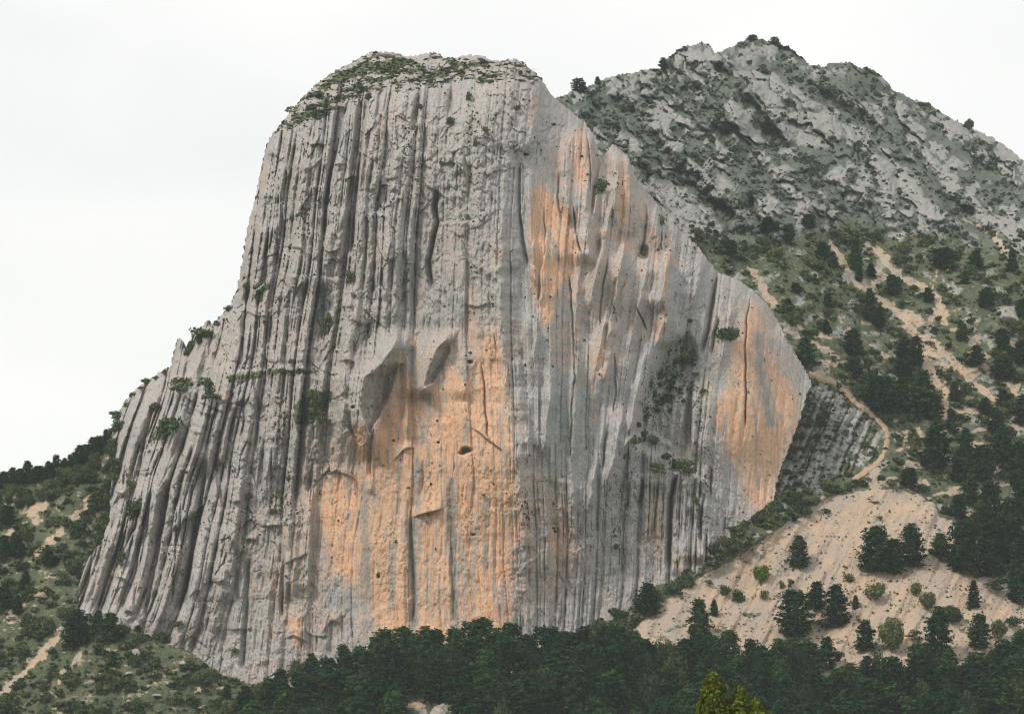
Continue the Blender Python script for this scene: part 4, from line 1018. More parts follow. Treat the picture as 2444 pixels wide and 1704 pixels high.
for k, (nm, lb, ct) in enumerate([('mountain', 'grey rocky mountain with scrub behind the cliff under the white sky', 'mountain'), ('hillside', 'green scrubby hillside with pale eroded streaks right of the cliff', 'hillside'), ('scree_slope', 'tan bare scree slope dotted with pines at the cliff foot', 'scree'),
                                 ('left_hillside', 'steep scrub covered hillside left of the cliff', 'hillside'), ('forest_floor', 'shaded ground under the dark pine forest', 'ground'), ('rock_slab', 'grey striped rock slab with shrubs beside the orange buttress', 'rock')]):
    o = T.build(nm, keep & (tid == k), M_MOUNT if nm == 'mountain' else M_TERR, None, skirt=160.0, drop=90.0)
    if o is not None:
        tag(o, lb, ct, kind='structure')

# valley floor from the camera to the hills and far beyond
gs = NT('valley_grass')
gs.diffuse(gs.ramp(gs.noise(gs.coords(0.05), 5, 0.6), (0.3, (0.05, 0.07, 0.03)), (0.7, (0.12, 0.13, 0.06))))
V = []
ys = [-1800, 0, 300, 560, 700, 790, 850]; zs = [-1.7, -1.7, -1.7, -1.0, 4.0, 10.0, 11.0]
for yv, zv in zip(ys, zs):
    for xv in (-2200, -400, -150, 0, 150, 400, 2200):
        V.append((xv, yv, zv))
n_ = 7
Q = [(r * n_ + c, r * n_ + c + 1, (r + 1) * n_ + c + 1, (r + 1) * n_ + c) for r in range(len(ys) - 1) for c in range(n_ - 1)]
b0 = len(V)
V += [(-2200, 3000, 11.0), (2200, 3000, 11.0)]
Q += [((len(ys) - 1) * n_, (len(ys) - 1) * n_ + n_ - 1, b0 + 1, b0)]
tag(link('ground', mesh_np('ground', V, Q, gs.m)), 'green valley floor below the forest', 'ground', kind='structure')

# trail ribbon along the slab
tr = NT('trail_earth')
tr.diffuse(tr.ramp(tr.noise(tr.coords(0.4), 5, 0.65), (0.3, (0.33, 0.24, 0.165)), (0.7, (0.45, 0.325, 0.225))), tr.bump(tr.noise(tr.coords(1.5), 4), .5, .2))
tp = np.array(TRAIL, float)
tt = np.linspace(0, len(tp) - 1, 120)
txx = np.interp(tt, np.arange(len(tp)), tp[:, 0]); tyy = np.interp(tt, np.arange(len(tp)), tp[:, 1])
txx = blur(np.repeat(txx[:, None], 3, 1), 4)[:, 1]; tyy = blur(np.repeat(tyy[:, None], 3, 1), 4)[:, 1]
dxx, dyy = np.gradient(txx), np.gradient(tyy)
ll = np.hypot(dxx, dyy); nx, ny = -dyy / ll, dxx / ll
hw = 5.4 + 5.5 * fbm(tt * 3.3, tt * 0 + 4, 4, 660) + 3.0 * np.exp(-((tt - 2) / 1.0) ** 2)
rowsV = []
for k in np.linspace(-1, 1, 7):
    p = T.at(txx + nx * hw * k, tyy + ny * hw * k)
    p[:, 1] -= .30 - .22 * k * k + .18 * fbm(txx / 5, tyy / 5 + k, 3, 3); p[:, 2] += .05 * (1 - k * k)
    rowsV.append(p)
V = np.concatenate(rowsV); nn_ = len(tt)
Q = [(r * nn_ + c, r * nn_ + c + 1, (r + 1) * nn_ + c + 1, (r + 1) * nn_ + c) for r in range(6) for c in range(nn_ - 1)]
me = mesh_np('trail', V, Q, tr.m); me.polygons.foreach_set('use_smooth', np.ones(len(Q), bool))
tag(link('trail', me), 'narrow tan dirt trail curving around the grey rock slab', 'path', kind='structure')

# ------------------------------------------------------------------ plants
MPS = TH / 1222.0                     # metres per survey unit per metre of distance


def quads(cen, nrm, size, r, asp=1.0, up=None):
    """small leaf quads: returns verts (n*4,3), faces"""
    n = len(cen)
    a = r.normal(size=(n, 3)) if up is None else up + r.normal(size=(n, 3)) * .35
    t = np.cross(nrm, a); t /= np.linalg.norm(t, axis=1, keepdims=True) + 1e-9
    b = np.cross(nrm, t); b /= np.linalg.norm(b, axis=1, keepdims=True) + 1e-9
    s = (size * r.uniform(.65, 1.35, n))[:, None]
    V = np.stack([cen - t * s - b * s * asp, cen + t * s - b * s * asp * .4, cen + t * s * .7 + b * s * asp, cen - t * s * .8 + b * s * asp * .7], 1).reshape(-1, 3)
    return V, np.arange(n * 4).reshape(-1, 4)


def bush_proto(seed, n, size, h=.8, lobes=7, ball=False):
    r = np.random.default_rng(seed)
    lc = np.stack([r.uniform(-.32, .32, lobes), r.uniform(-.32, .32, lobes), r.uniform(.12, .62, lobes) * h], 1)
    lc[0] = (0, 0, .4 * h)
    lr = r.uniform(.14, .27, lobes); lr[0] = .30
    if ball:
        q = r.normal(size=(lobes, 3)); q /= np.linalg.norm(q, axis=1, keepdims=True)
        lc = q * (.26, .26, .30) + (0, 0, .5); lc[0] = (0, 0, .5); lr[0] = .36; lr[1:] = r.uniform(.15, .24, lobes - 1)
    k = r.choice(lobes, n, p=lr ** 2 / (lr ** 2).sum())
    d = r.normal(size=(n, 3)); d[:, 2] = d[:, 2] if ball else np.abs(d[:, 2]) * .9 - .25 * r.random(n); d /= np.linalg.norm(d, axis=1, keepdims=True)
    rad = lr[k] * (1 - .45 * r.random(n) ** 2.2) * (1 + .22 * r.normal(size=n) * .5)
    cen = lc[k] + d * rad[:, None]
    cen[:, 2] = np.maximum(cen[:, 2], .02)
    nr = d + r.normal(size=(n, 3)) * .55; nr /= np.linalg.norm(nr, axis=1, keepdims=True)
    V, Q = quads(cen, nr, size, r)
    return V, Q, np.repeat(r.random(n), 4)


def pine_proto(seed, whorls=18, wid=.27, rounded=.62, base=.10, lush=1.0):
    r = np.random.default_rng(seed)
    cen = []; nr = []
    tilt = r.normal(size=2) * .03
    for i in range(whorls):
        f = (i + r.uniform(-.3, .3)) / whorls
        hz = base + (1 - base) * f
        prof = wid * (max(0.0, 1 - f) ** rounded) * (0.72 + .28 * min(1, f * 5)) + .012
        nb = int(r.integers(5, 8))
        a0 = r.uniform(0, 6.28)
        for j in range(nb):
            a = a0 + j * 6.283 / nb + r.normal() * .25
            L = prof * r.uniform(.62, 1.18)
            up = r.uniform(-.10, .28) + .35 * f
            m = max(4, int(15 * L / wid * lush))
            q = r.uniform(.25, 1.0, m) ** .8
            x = np.cos(a) * q * L + tilt[0] * hz; y = np.sin(a) * q * L + tilt[1] * hz; z = hz + up * q * L * .8 + r.normal(size=m) * .008
            for c in zip(x, y, z):
                for _ in range(3):
                    cen.append(np.array(c) + r.normal(size=3) * (.022, .022, .020)); nr.append(np.array([np.cos(a) * .5, np.sin(a) * .5, 1.0]) + r.normal(size=3) * .5)
    for k in range(10):
        cen.append(np.array([tilt[0], tilt[1], 1 - .012 * k]) + r.normal(size=3) * (.004 + .0012 * k, .004 + .0012 * k, .003)); nr.append(r.normal(size=3))
    cen = np.array(cen); nr = np.array(nr); nr /= np.linalg.norm(nr, axis=1, keepdims=True)
    V, Q = quads(cen, nr, .025, r, .8)
    tb = trunk(r, .022, .93, tilt)
    return (V, Q, np.repeat(r.random(len(cen)), 4)), tb


def trunk(r, rad, h, tilt=(0, 0), limbs=5):
    V = []; Q = []
    def tube(p0, p1, r0, r1, k=6, seg=4):
        b = len(V)
        p0 = np.array(p0, float); p1 = np.array(p1, float)
        d = p1 - p0; d /= np.linalg.norm(d)
        a = np.cross(d, (0.3, 0.8, 0.1)); a /= np.linalg.norm(a); c = np.cross(d, a)
        for i in range(seg + 1):
            t = i / seg
            ce = p0 + (p1 - p0) * t + (r.normal(size=3) * r0 * .25 if 0 < i < seg else 0)
            for j in range(k):
                th = 6.283 * j / k
                V.append(ce + (a * math.cos(th) + c * math.sin(th)) * (r0 + (r1 - r0) * t))
        for i in range(seg):
            for j in range(k):
                Q.append((b + i * k + j, b + i * k + (j + 1) % k, b + (i + 1) * k + (j + 1) % k, b + (i + 1) * k + j))
    tube((0, 0, -.06), (tilt[0] * h, tilt[1] * h, h), rad, rad * .2)
    for i in range(limbs):
        z = h * (.25 + .6 * i / limbs); a = r.uniform(0, 6.28); L = .16 * (1.1 - z)
        tube((tilt[0] * z, tilt[1] * z, z), (math.cos(a) * L, math.sin(a) * L, z + L * .35), rad * .32, rad * .08, 5, 2)
    return np.array(V), np.array(Q)


def leaf_mesh(name, proto, mat):
    V, Q, t = proto
    me = mesh_np(name, V, Q, mat)
    la = me.attributes.new('leaf', 'FLOAT', 'POINT'); la.data.foreach_set('value', t.astype(np.float32))
    return me


def stuff(name, inst, protos, mat, label, cat):
    """inst rows: x,y,z,w,h,rot,tint,proto -> one mesh"""
    VV = []; QQ = []; TT = []; LL = []; off = 0
    inst = np.asarray(inst)
    for k, (V, Q, t) in enumerate(protos):
        I = inst[inst[:, 7].astype(int) % len(protos) == k]
        if not len(I):
            continue
        c, s_ = np.cos(I[:, 5]), np.sin(I[:, 5])
        x = V[None, :, 0] * c[:, None] - V[None, :, 1] * s_[:, None]
        y = V[None, :, 0] * s_[:, None] + V[None, :, 1] * c[:, None]
        P = np.stack([I[:, 0:1] + x * I[:, 3:4], I[:, 1:2] + y * I[:, 3:4], I[:, 2:3] + V[None, :, 2] * I[:, 4:5]], -1)
        n = len(I)
        VV.append(P.reshape(-1, 3)); QQ.append((Q[None] + (np.arange(n) * len(V))[:, None, None] + off).reshape(-1, 4)); off += n * len(V)
        TT.append(np.repeat(I[:, 6], len(V))); LL.append(np.tile(t, n))
    me = mesh_np(name, np.concatenate(VV), np.concatenate(QQ), mat)
    la = me.attributes.new('tint', 'FLOAT', 'POINT'); la.data.foreach_set('value', np.concatenate(TT).astype(np.float32))
    la = me.attributes.new('leaf', 'FLOAT', 'POINT'); la.data.foreach_set('value', np.concatenate(LL).astype(np.float32))
    return tag(link(name, me), label, cat, kind='stuff')


R_ = random.Random(5)
WHERE = {}
PINES = []
for k in range(9):
    cr, tb = pine_proto(40 + k, 18 + k % 4, (.25, .30, .22, .34, .27, .20, .31, .24, .37)[k], (.5, .42, .75, .36, .48, .8, .42, .56, .34)[k], (.05, .07, .03, .08, .05, .03, .06, .04, .10)[k])
    me_t = mesh_np('trunk', tb[0], tb[1], M_BARK)
    PINES.append((leaf_mesh('crown', cr, M_PINE), me_t))
ROUND = []
for k in range(4):
    r = np.random.default_rng(90 + k)
    V, Q, t = bush_proto(95 + k, 1900, .030, .95, 16, True)
    V = V * (.92, .92, .92) + (0, 0, .05)
    tb = trunk(r, .03, .75, (0, 0))
    ROUND.append((leaf_mesh('crown', (V, Q, t), M_BUSH), leaf_mesh('crown', (V, Q, t), M_LIME), mesh_np('trunk', tb[0], tb[1], M_BARK), leaf_mesh('crown', (V, Q, t), M_OAK)))
BUSHP = [bush_proto(60 + k, 420, .045, (.8, .65, .95, .75, 1.1, .6)[k], 6 + k) for k in range(6)]
BUSHM = [leaf_mesh('bush', p, M_BUSH) for p in BUSHP]
SMALLP = [bush_proto(80 + k, 52, .118, (.8, .65, .95, .55)[k], 4) for k in range(4)]
TINYP = [bush_proto(85 + k, 16, .20, (.8, .6, 1.0)[k], 3) for k in range(3)]


def put_pine(surf, px, base, hS, wS=None, label='', group=None, cat='pine', kind=None, name='pine_tree', fwd=.6):
    p = surf.at(np.array(px), np.array(base)).astype(float)
    m = p[1] * MPS
    h = hS * m
    k = kind if kind is not None else R_.randrange(len(PINES))
    wid = (.25, .30, .22, .34, .27, .20, .31, .24, .37)[k] * 2.0
    sx = h if wS is None else wS * 1.12 * m / wid
    o = empty(name, (p[0], p[1] - fwd, p[2] - .25), R_.uniform(0, 6.28), (sx, sx, h))
    link('trunk', PINES[k][1], o); link('crown', PINES[k][0], o)
    WHERE[o.name] = (float(px), float(base), hS, wS or hS * .5)
    return tag(o, label, cat, group)


def put_round(surf, px, base, hS, wS, label, group=None, lime=False, cat='tree', name='broadleaf_tree'):
    p = surf.at(np.array(px), np.array(base)).astype(float)
    m = p[1] * MPS
    k = R_.randrange(len(ROUND))
    o = empty(name, (p[0], p[1] - .5, p[2] - .2), R_.uniform(0, 6.28), (wS * m * 1.05, wS * m * 1.05, hS * m * 1.02))
    link('trunk', ROUND[k][2], o); link('crown', ROUND[k][3 if group == 'broadleaf trees in the forest' else 1 if lime else 0], o)
    WHERE[o.name] = (float(px), float(base), hS, wS)
    return tag(o, label, cat, group)


def put_bush(surf, px, base, hS, wS, label, group=None, name='bush', cat='bush', mat=None):
    p = surf.at(np.array(px), np.array(base)).astype(float)
    m = p[1] * MPS
    k = R_.randrange(len(BUSHM))
    hh = (.8, .65, .95, .75, 1.1, .6)[k]
    o = link(name, BUSHM[k], None, (p[0], p[1] - .3, p[2] - .15), R_.uniform(0, 6.28), (wS * m * 1.08, wS * m * 1.08, hS * m / hh * 1.1))
    WHERE[o.name] = (float(px), float(base), hS, wS)
    return tag(o, label, cat, group)


# trees standing on the scree
put_pine(T, 1907, 1352, 76, 48, 'lone dark conical pine in the middle of the open tan scree', kind=0)
put_round(T, 1816, 1392, 52, 50, 'small round lime green tree on the tan scree', lime=True)
put_pine(T, 2090, 1366, 112, 84, 'broad dark pine, left of the pair on the upper scree', kind=3)
put_pine(T, 2176, 1352, 104, 64, 'pointed dark pine, right of the pair on the upper scree', kind=1)
put_pine(T, 2135, 1368, 84, 60, 'low dark pine between the pair on the upper scree', kind=6)
put_pine(T, 1548, 1467, 78, 58, 'dark round pine where the scree meets the cliff foot', kind=6)
put_pine(T, 1673, 1519, 92, 56, 'dark pine at the forest edge low on the left of the scree', kind=4)
put_pine(T, 1705, 1467, 38, 22, 'tiny dark pine behind the one at the forest edge', kind=5)
put_pine(T, 1896, 1522, 114, 92, 'bulky dark pine, largest of the group on the lower scree', kind=3)
put_pine(T, 1946, 1452, 66, 50, 'pine standing behind the bulky one on the lower scree', kind=4)
put_pine(T, 1996, 1494, 100, 62, 'conical pine right of the bulky one on the lower scree', kind=0)
put_pine(T, 2041, 1450, 32, 20, 'very small pine to the right of the lower scree group', kind=5)
put_round(T, 2214, 1452, 48, 58, 'dark green rounded bush tree on the right of the scree')
put_round(T, 2187, 1420, 34, 36, 'small dark bush tree just above a bigger one on the scree')
put_pine(T, 2323, 1448, 66, 34, 'slim dark pine on the scree near the right edge', kind=2)
put_round(T, 2128, 1552, 92, 84, 'big round green tree on the lower right scree')
put_pine(T, 2064, 1552, 74, 50, 'narrow pine just left of the big round green tree', kind=0)
put_pine(T, 1971, 1596, 78, 50, 'dark pine in the gap between the scree and the forest', kind=4)
put_pine(T, 2237, 1572, 124, 66, 'tall dark pine to the right of the big round green tree', kind=1)
put_pine(T, 2337, 1545, 82, 56, 'medium dark pine with a light shrub behind it, lower right scree', kind=4)
put_round(T, 2273, 1488, 48, 74, 'wide yellowish green bush tree behind the tall pine on the scree', lime=False)
put_round(T, 2385, 1525, 52, 50, 'light green shrub tree behind the medium pine, lower right', lime=False)
put_pine(T, 2434, 1440, 104, 60, 'dark pine cut by the right edge of the picture above the scree', kind=1)
put_pine(T, 2300, 1366, 124, 92, 'large dark pine at the upper right rim of the scree', kind=3)
put_pine(T, 2370, 1372, 130, 90, 'tall dark pine behind the scree rim, second from the right edge', kind=4)
put_pine(T, 2420, 1350, 120, 80, 'dark pine by the right edge at the scree rim', kind=0)
put_pine(T, 2245, 1330, 60, 50, 'short dark pine left of the large one at the scree rim', kind=6)
for (bx, bb, bh, bw, lb) in ((1732, 1420, 27, 32, 'small green bush low on the scree, left of two'), (1766, 1436, 31, 34, 'small green bush low on the scree, right of two'), (1820, 1428, 22, 24, 'little olive bush below the lime green tree'), (1600, 1420, 36, 52, 'green bush at the cliff foot beside the scree'),
                             (1570, 1432, 30, 40, 'pale green bush next to the round pine at the cliff foot'), (2082, 1430, 42, 66, 'olive brown bush under the pines of the upper scree'), (1888, 1404, 30, 18, 'thin upright shrub on the mid scree'), (1866, 1404, 22, 14, 'thin low shrub on the mid scree'), (2000, 1580, 36, 30, 'small shrub beside the pine in the forest gap'),
                             (2180, 1530, 32, 40, 'grey green shrub between the round tree and the tall pine'), (2370, 1410, 36, 70, 'wide green shrub by the slim pine near the right edge'), (1960, 1500, 30, 46, 'light green shrub between the lower scree pines'), (2100, 1240, 12, 16, 'tiny bush near the top of the scree'), (1975, 1225, 14, 30, 'low olive shrub on the scree crest'),
                             (2110, 1300, 26, 40, 'dull green shrub left of the rim pines'), (2030, 1388, 22, 30, 'brownish shrub in the centre of the scree'), (1690, 1395, 16, 22, 'tiny shrub on the left edge of the scree'), (2420, 1500, 36, 44, 'green shrub below the right edge pine')):
    put_bush(T, bx, bb, bh, bw, lb)

# trees on the hillside to the right
HT = [(2041, 645, 76, 34, 5), (2049, 671, 42, 20, 5), (1962, 622, 46, 38, 6), (1989, 642, 45, 26, 4), (2075, 766, 82, 40, 2), (2097, 782, 52, 34, 4), (1974, 731, 34, 24, 5), (1972, 794, 34, 24, 5), (2034, 851, 70, 52, 1), (2037, 905, 54, 48, 3), (1925, 868, 66, 48, 6), (2157, 902, 98, 56, 0),
      (2185, 870, 70, 44, 4), (2100, 987, 90, 76, 3), (2145, 985, 84, 60, 1), (2198, 992, 110, 68, 4), (2232, 1120, 114, 80, 0), (2277, 952, 44, 28, 5), (2273, 1034, 62, 32, 2), (2296, 810, 40, 32, 4), (2393, 832, 50, 38, 4), (2255, 642, 52, 72, 3), (2416, 648, 58, 32, 2), (2303, 675, 28, 22, 5), (2131, 704, 50, 42, 6),
      (2352, 734, 50, 42, 1), (2393, 907, 54, 62, 3), (2397, 970, 42, 38, 6), (2352, 987, 40, 34, 4), (2393, 1107, 88, 66, 1), (2345, 1147, 88, 68, 3), (2307, 1097, 78, 42, 0), (2165, 1158, 36, 38, 6), (2431, 1162, 112, 62, 4), (2173, 1152, 38, 32, 6), (2287, 1236, 58, 42, 1), (2314, 1202, 74, 48, 0), (2365, 1240, 92, 64, 3), (2410, 1280, 96, 66, 4),
      (2440, 1230, 84, 56, 0), (2340, 1280, 80, 60, 6), (2080, 660, 34, 26, 5), (2330, 640, 44, 40, 6), (1880, 740, 30, 24, 4), (1900, 700, 26, 30, 6), (2215, 720, 36, 30, 4), (2440, 760, 50, 40, 1), (2330, 870, 48, 40, 4), (2440, 870, 60, 46, 0), (2380, 1040, 70, 46, 2), (2440, 1010, 70, 50, 4), (2290, 1150, 56, 44, 6), (2230, 1000, 60, 46, 4),
      (1745, 610, 40, 40, 6), (1830, 560, 44, 46, 6), (1880, 575, 40, 40, 3), (1930, 545, 36, 40, 6)]
for i, (hx, hb, hh, hw_, hk) in enumerate(HT):
    zone = 'high on the green hillside below the mountain rocks' if hb < 700 else 'among the pale eroded streaks of the hillside' if hb < 920 else 'between the trail and the right edge' if hb < 1130 else 'at the foot of the hillside above the scree'
    sz = 'large dark pine' if hh * hw_ > 4200 else 'medium dark pine' if hh * hw_ > 1900 else 'small dark pine'
    put_pine(T, hx, hb, hh, hw_, sz + ' ' + zone, 'pines scattered over the hillside', kind=hk)

# trees on the left hillside
LT = [(181, 1542, 88, 66, 1), (262, 1530, 70, 54, 4), (41, 1462, 44, 28, 5), (62, 1405, 46, 30, 5), (11, 1330, 56, 36, 4), (235, 1500, 46, 36, 5), (268, 1590, 40, 26, 2), (20, 1255, 50, 44, 3), (45, 1330, 50, 40, 6), (120, 1350, 40, 36, 4), (8, 1450, 60, 40, 4), (330, 1520, 30, 26, 5), (540, 1680, 50, 34, 2), (586, 1690, 56, 40, 4)]
for i, (hx, hb, hh, hw_, hk) in enumerate(LT):
    put_pine(T, hx, hb, hh, hw_, ('dark bushy pine at the foot of the leaning rock ribs' if i in (0, 1, 5) else 'small dark pine on the lower left hillside scrub'), 'pines on the left hillside', kind=hk)
for i, hx in enumerate((-8, 12, 30, 48, 66, 84, 100, 118, 136, 152, 170, 186, 204, 222, 240, 256, 270)):
    yb = float(np.interp(hx, [0, 30, 65, 100, 135, 172, 230, 270], [1140, 1134, 1128, 1122, 1112, 1098, 1060, 1030]))
    put_pine(T, hx, yb + 26, (26, 30, 36, 30, 46, 30, 28, 34, 44, 30, 26, 44, 34, 40, 30, 34, 26)[i] + 10, R_.uniform(24, 38), 'dark pine on the left skyline of the hill', 'pines along the left skyline', kind=R_.choice((1, 4, 0, 6)))
for i in range(16):
    hx = R_.uniform(-10, 230); yb = float(np.interp(hx, [0, 100, 172, 270], [1134, 1118, 1095, 1030])) + R_.uniform(34, 80)
    put_round(T, hx, yb + 10, R_.uniform(28, 42), R_.uniform(30, 46), 'rounded green tree in the wood just below the left skyline', 'round trees below the left skyline')

# skyline trees
put_pine(T, 1383, 220, 34, 40, 'dark flat topped tree in the notch between tower and mountain', kind=8, cat='tree')
put_pine(T, 1427, 202, 20, 16, 'tiny tree on the skyline right of the notch', kind=6, cat='tree')
put_pine(T, 1583, 162, 26, 22, 'tiny leaning tree on the shoulder of the first mountain knob', kind=6, cat='tree')
put_pine(T, 1850, 108, 20, 26, 'dark shrub tree on the highest peak', kind=8, cat='tree')
put_pine(T, 1795, 98, 14, 30, 'low dark shrub on the left of the highest peak', kind=8, cat='tree')
put_round(T, 2313, 314, 34, 28, 'lone small tree standing out on the right skyline', cat='tree')
put_bush(C, 690, 268, 18, 20, 'scraggly shrub sticking out from the left shoulder of the tower')
put_bush(C, 349, 920, 22, 26, 'scraggly shrub on the left skyline edge of the cliff')

# shrubs on the cliff
for (bx, bb, bh, bw, lb) in ((836, 676, 34, 28, 'dark shrub on the ledge below the long clefts of the tower'), (776, 805, 66, 32, 'tall dark shrub growing in the middle of the grey face'), (500, 960, 70, 46, 'large dark shrub, right of two on the left shoulder of the cliff'), (440, 938, 48, 66, 'wide green shrub, left of two on the left shoulder of the cliff'),
                             (480, 822, 52, 56, 'green shrub on the skyline beside the small rock horn'), (455, 840, 30, 30, 'small shrub below the skyline horn'), (318, 1236, 50, 52, 'dark shrub above the leaning ribs'), (293, 1352, 46, 26, 'dark shrub squeezed between two leaning ribs'), (310, 1176, 34, 38, 'bright green shrub above the leaning ribs'),
                             (400, 1045, 54, 62, 'dark shrub in the cleft of the left cliff'), (370, 985, 30, 34, 'small shrub on the left cliff below the edge'), (784, 968, 40, 38, 'bright green shrub on the ramp left of the orange wall'), (762, 1012, 36, 30, 'dull green shrub low on the ramp left of the orange wall'), (740, 950, 24, 26, 'small shrub at the ledge above the ramp'),
                             (672, 893, 18, 30, 'low dark shrub on the horizontal ledge of the grey face'), (715, 892, 16, 24, 'small shrub on the horizontal ledge, right of the low dark one'), (587, 694, 24, 22, 'green shrub at the left edge where the tower narrows'), (620, 705, 28, 36, 'dark shrub on the diagonal ledge by the left edge'), (1643, 882, 54, 60, 'dark shrub clump at the head of the right gully'),
                             (1632, 852, 34, 34, 'small dark shrub above the gully clump'), (1550, 930, 40, 26, 'dark shrub on the left wall of the right gully'), (1590, 962, 26, 40, 'shrub in the middle of the right gully'), (1562, 985, 20, 30, 'low shrub in the lower right gully'), (1604, 920, 20, 30, 'small shrub in the upper right gully'), (1580, 905, 20, 28, 'little shrub under the gully head'),
                             (1570, 1130, 32, 42, 'dark shrub above the base pillars, left of two'), (1634, 1134, 44, 50, 'dark shrub above the base pillars, right of two'), (1608, 1112, 22, 30, 'small shrub between the two above the pillars'), (1489, 1096, 28, 28, 'round dark shrub at the foot of the smooth grey wall'), (1512, 1064, 16, 26, 'low shrub on the yellow ledge above the pillars'),
                             (1736, 812, 34, 60, 'straggly shrub patch on the smooth slab near the pointed buttress'), (1437, 460, 34, 34, 'dark shrub in the notch between the two spires'), (1536, 616, 22, 20, 'dark shrub in a hole below the second spire'), (1578, 540, 26, 16, 'dark shrub in a hole right of the second spire'), (1525, 1200, 30, 16, 'shrub in the crack left of the base pillars'),
                             (1663, 1205, 22, 16, 'small shrub on the right base pillar'), (1680, 940, 16, 20, 'tiny shrub on the crack right of the gully'), (995, 318, 22, 18, 'dark shrub in the hollow high on the tower'), (1075, 300, 24, 22, 'dark shrub at the bottom of the summit chimney'), (1118, 240, 24, 18, 'dark shrub right of the summit chimney'), (1160, 316, 16, 22, 'dark shrub high on the right of the tower'),
                             (1133, 350, 24, 12, 'narrow shrub on the upper tower'), (590, 1195, 20, 24, 'dark shrub on the lower grey face'), (655, 1228, 20, 24, 'shrub beside the small orange patch'), (515, 1310, 16, 22, 'low shrub on the lower left face'), (690, 1150, 22, 18, 'dark shrub in a lower groove of the grey face'), (430, 1500, 24, 30, 'shrub at the cliff base right of the ribs'),
                             (1005, 262, 18, 16, 'small shrub near the top of the tower'), (1234, 265, 14, 26, 'dark shrub on the right shoulder of the tower'), (1470, 1310, 14, 14, 'tiny shrub low on the smooth grey wall'), (1240, 180, 14, 16, 'tiny shrub on the summit right end'), (880, 240, 20, 18, 'shrub at the top of the long cleft'), (560, 1560, 18, 22, 'shrub at the cliff base')):
    put_bush(C, bx, bb, bh, bw, lb, 'shrubs on the cliff')

for i in range(26):
    ty0 = 985 + i * 12.5
    tx0 = float(np.interp(ty0, [985, 1020, 1060, 1123, 1194, 1240, 1296], [284, 274, 266, 270, 264, 260, 243])) + R_.uniform(-14, 8)
    put_bush(T if tx0 < 262 else C, tx0, ty0 + 16, R_.uniform(18, 34), R_.uniform(20, 38), 'green shrub along the ragged left margin of the cliff', 'shrubs along the left cliff margin')
for (bx, by) in ((300, 962), (318, 940), (338, 922), (372, 897), (392, 886), (446, 838), (520, 768), (545, 735)):
    put_bush(C, bx, by + 10, R_.uniform(12, 20), R_.uniform(14, 24), 'scraggly shrub on the left skyline of the cliff', 'shrubs on the left cliff skyline')

for (bx, by, bw) in ((1560, 948, 20), (1575, 925, 16), (1598, 935, 22), (1612, 905, 18), (1590, 885, 16), (1620, 940, 20), (1575, 968, 22), (1548, 1000, 18), (1535, 985, 14), (1612, 870, 20), (1655, 850, 22), (1660, 900, 18), (1520, 1020, 20), (1540, 1040, 16), (1600, 985, 14), (1632, 962, 14), (1622, 820, 16), (1640, 800, 14), (1645, 770, 12), (1660, 1060, 10), (1560, 1062, 22), (1590, 1100, 26)):
    put_bush(C, bx, by, bw * .9, bw * 1.1, 'small dark shrub in the scrubby gully right of the smooth wall', 'shrubs in the right gully')

# ------------------------------------------------------------------ bushes: the largest one by one, the rest as scrub
def scatter(surf, n, poly, dens, seed, lo, hi, pw=2.0):
    r = np.random.default_rng(seed)
    p = np.asarray(poly, float)
    out = []
    while len(out) < n:
        xs = r.uniform(p[:, 0].min(), p[:, 0].max(), n * 4); ys = r.uniform(p[:, 1].min(), p[:, 1].max(), n * 4)
        ok = inside(p, xs, ys)
        ok &= r.random(n * 4) < dens(xs, ys)
        for a, b in zip(xs[ok], ys[ok]):
            out.append((a, b, lo + (hi - lo) * r.random() ** pw))
    return np.array(out[:n])


bare_at = lambda x, y: np.clip(T.val('bare', x, y) * 1.4, 0, 1)
rock_at = lambda x, y: T.val('rock', x, y)
hillP = [(1600, 540), (1900, 540), (2480, 560), (2480, 1300), (2260, 1230), (2200, 1180), (2090, 1160), (1990, 1180), (1860, 1255), (1740, 1330), (1600, 1415), (1590, 1390), (1700, 1300), (1850, 1200), (1960, 1150), (2100, 1110), (2120, 1040), (2060, 970), (1930, 900), (1870, 790), (1720, 640)]
leftP = [(-40, 1150), (230, 1075), (280, 1030), (262, 1200), (180, 1460), (340, 1490), (500, 1600), (640, 1650), (660, 1760), (-40, 1760)]
clump = lambda x, y: .12 + .88 * sst(-.12, .28, fbm(x / 55, y / 40, 3, 860))
B1 = scatter(T, 2000, hillP, lambda x, y: clump(x, y) * (1 - bare_at(x, y)) * (1 - .75 * rock_at(x, y)), 1, 6, 34, 2.8)
B2 = scatter(T, 1700, leftP, lambda x, y: clump(x, y) * (1 - bare_at(x, y)) * (1 - .8 * rock_at(x, y)), 2, 7, 34, 2.0)
B3 = scatter(T, 260, [(1862, 1000), (1930, 905), (1990, 920), (2100, 1030), (2090, 1090), (1960, 1150), (1830, 1220)], lambda x, y: 1 - .85 * rock_at(x, y), 3, 6, 24, 2.0)
B4b = scatter(T, 46, [(1395, 1500), (1440, 1478), (1520, 1430), (1590, 1395), (1600, 1424), (1500, 1500), (1470, 1530), (1400, 1530)], lambda x, y: x * 0 + 1, 14, 16, 40, 1.2)
B4 = np.vstack([B4b, scatter(T, 80, [(1600, 1420), (1690, 1300), (1850, 1195), (2030, 1150), (2080, 1160), (1990, 1182), (1860, 1258), (1740, 1335), (1640, 1400)], lambda x, y: x * 0 + 1, 4, 16, 40, 1.3)])
allB = np.vstack([np.column_stack([B1, np.zeros(len(B1))]), np.column_stack([B2, np.ones(len(B2))]), np.column_stack([B3, np.full(len(B3), 2)]), np.column_stack([B4, np.full(len(B4), 3)])])
order = np.argsort(-allB[:, 2])
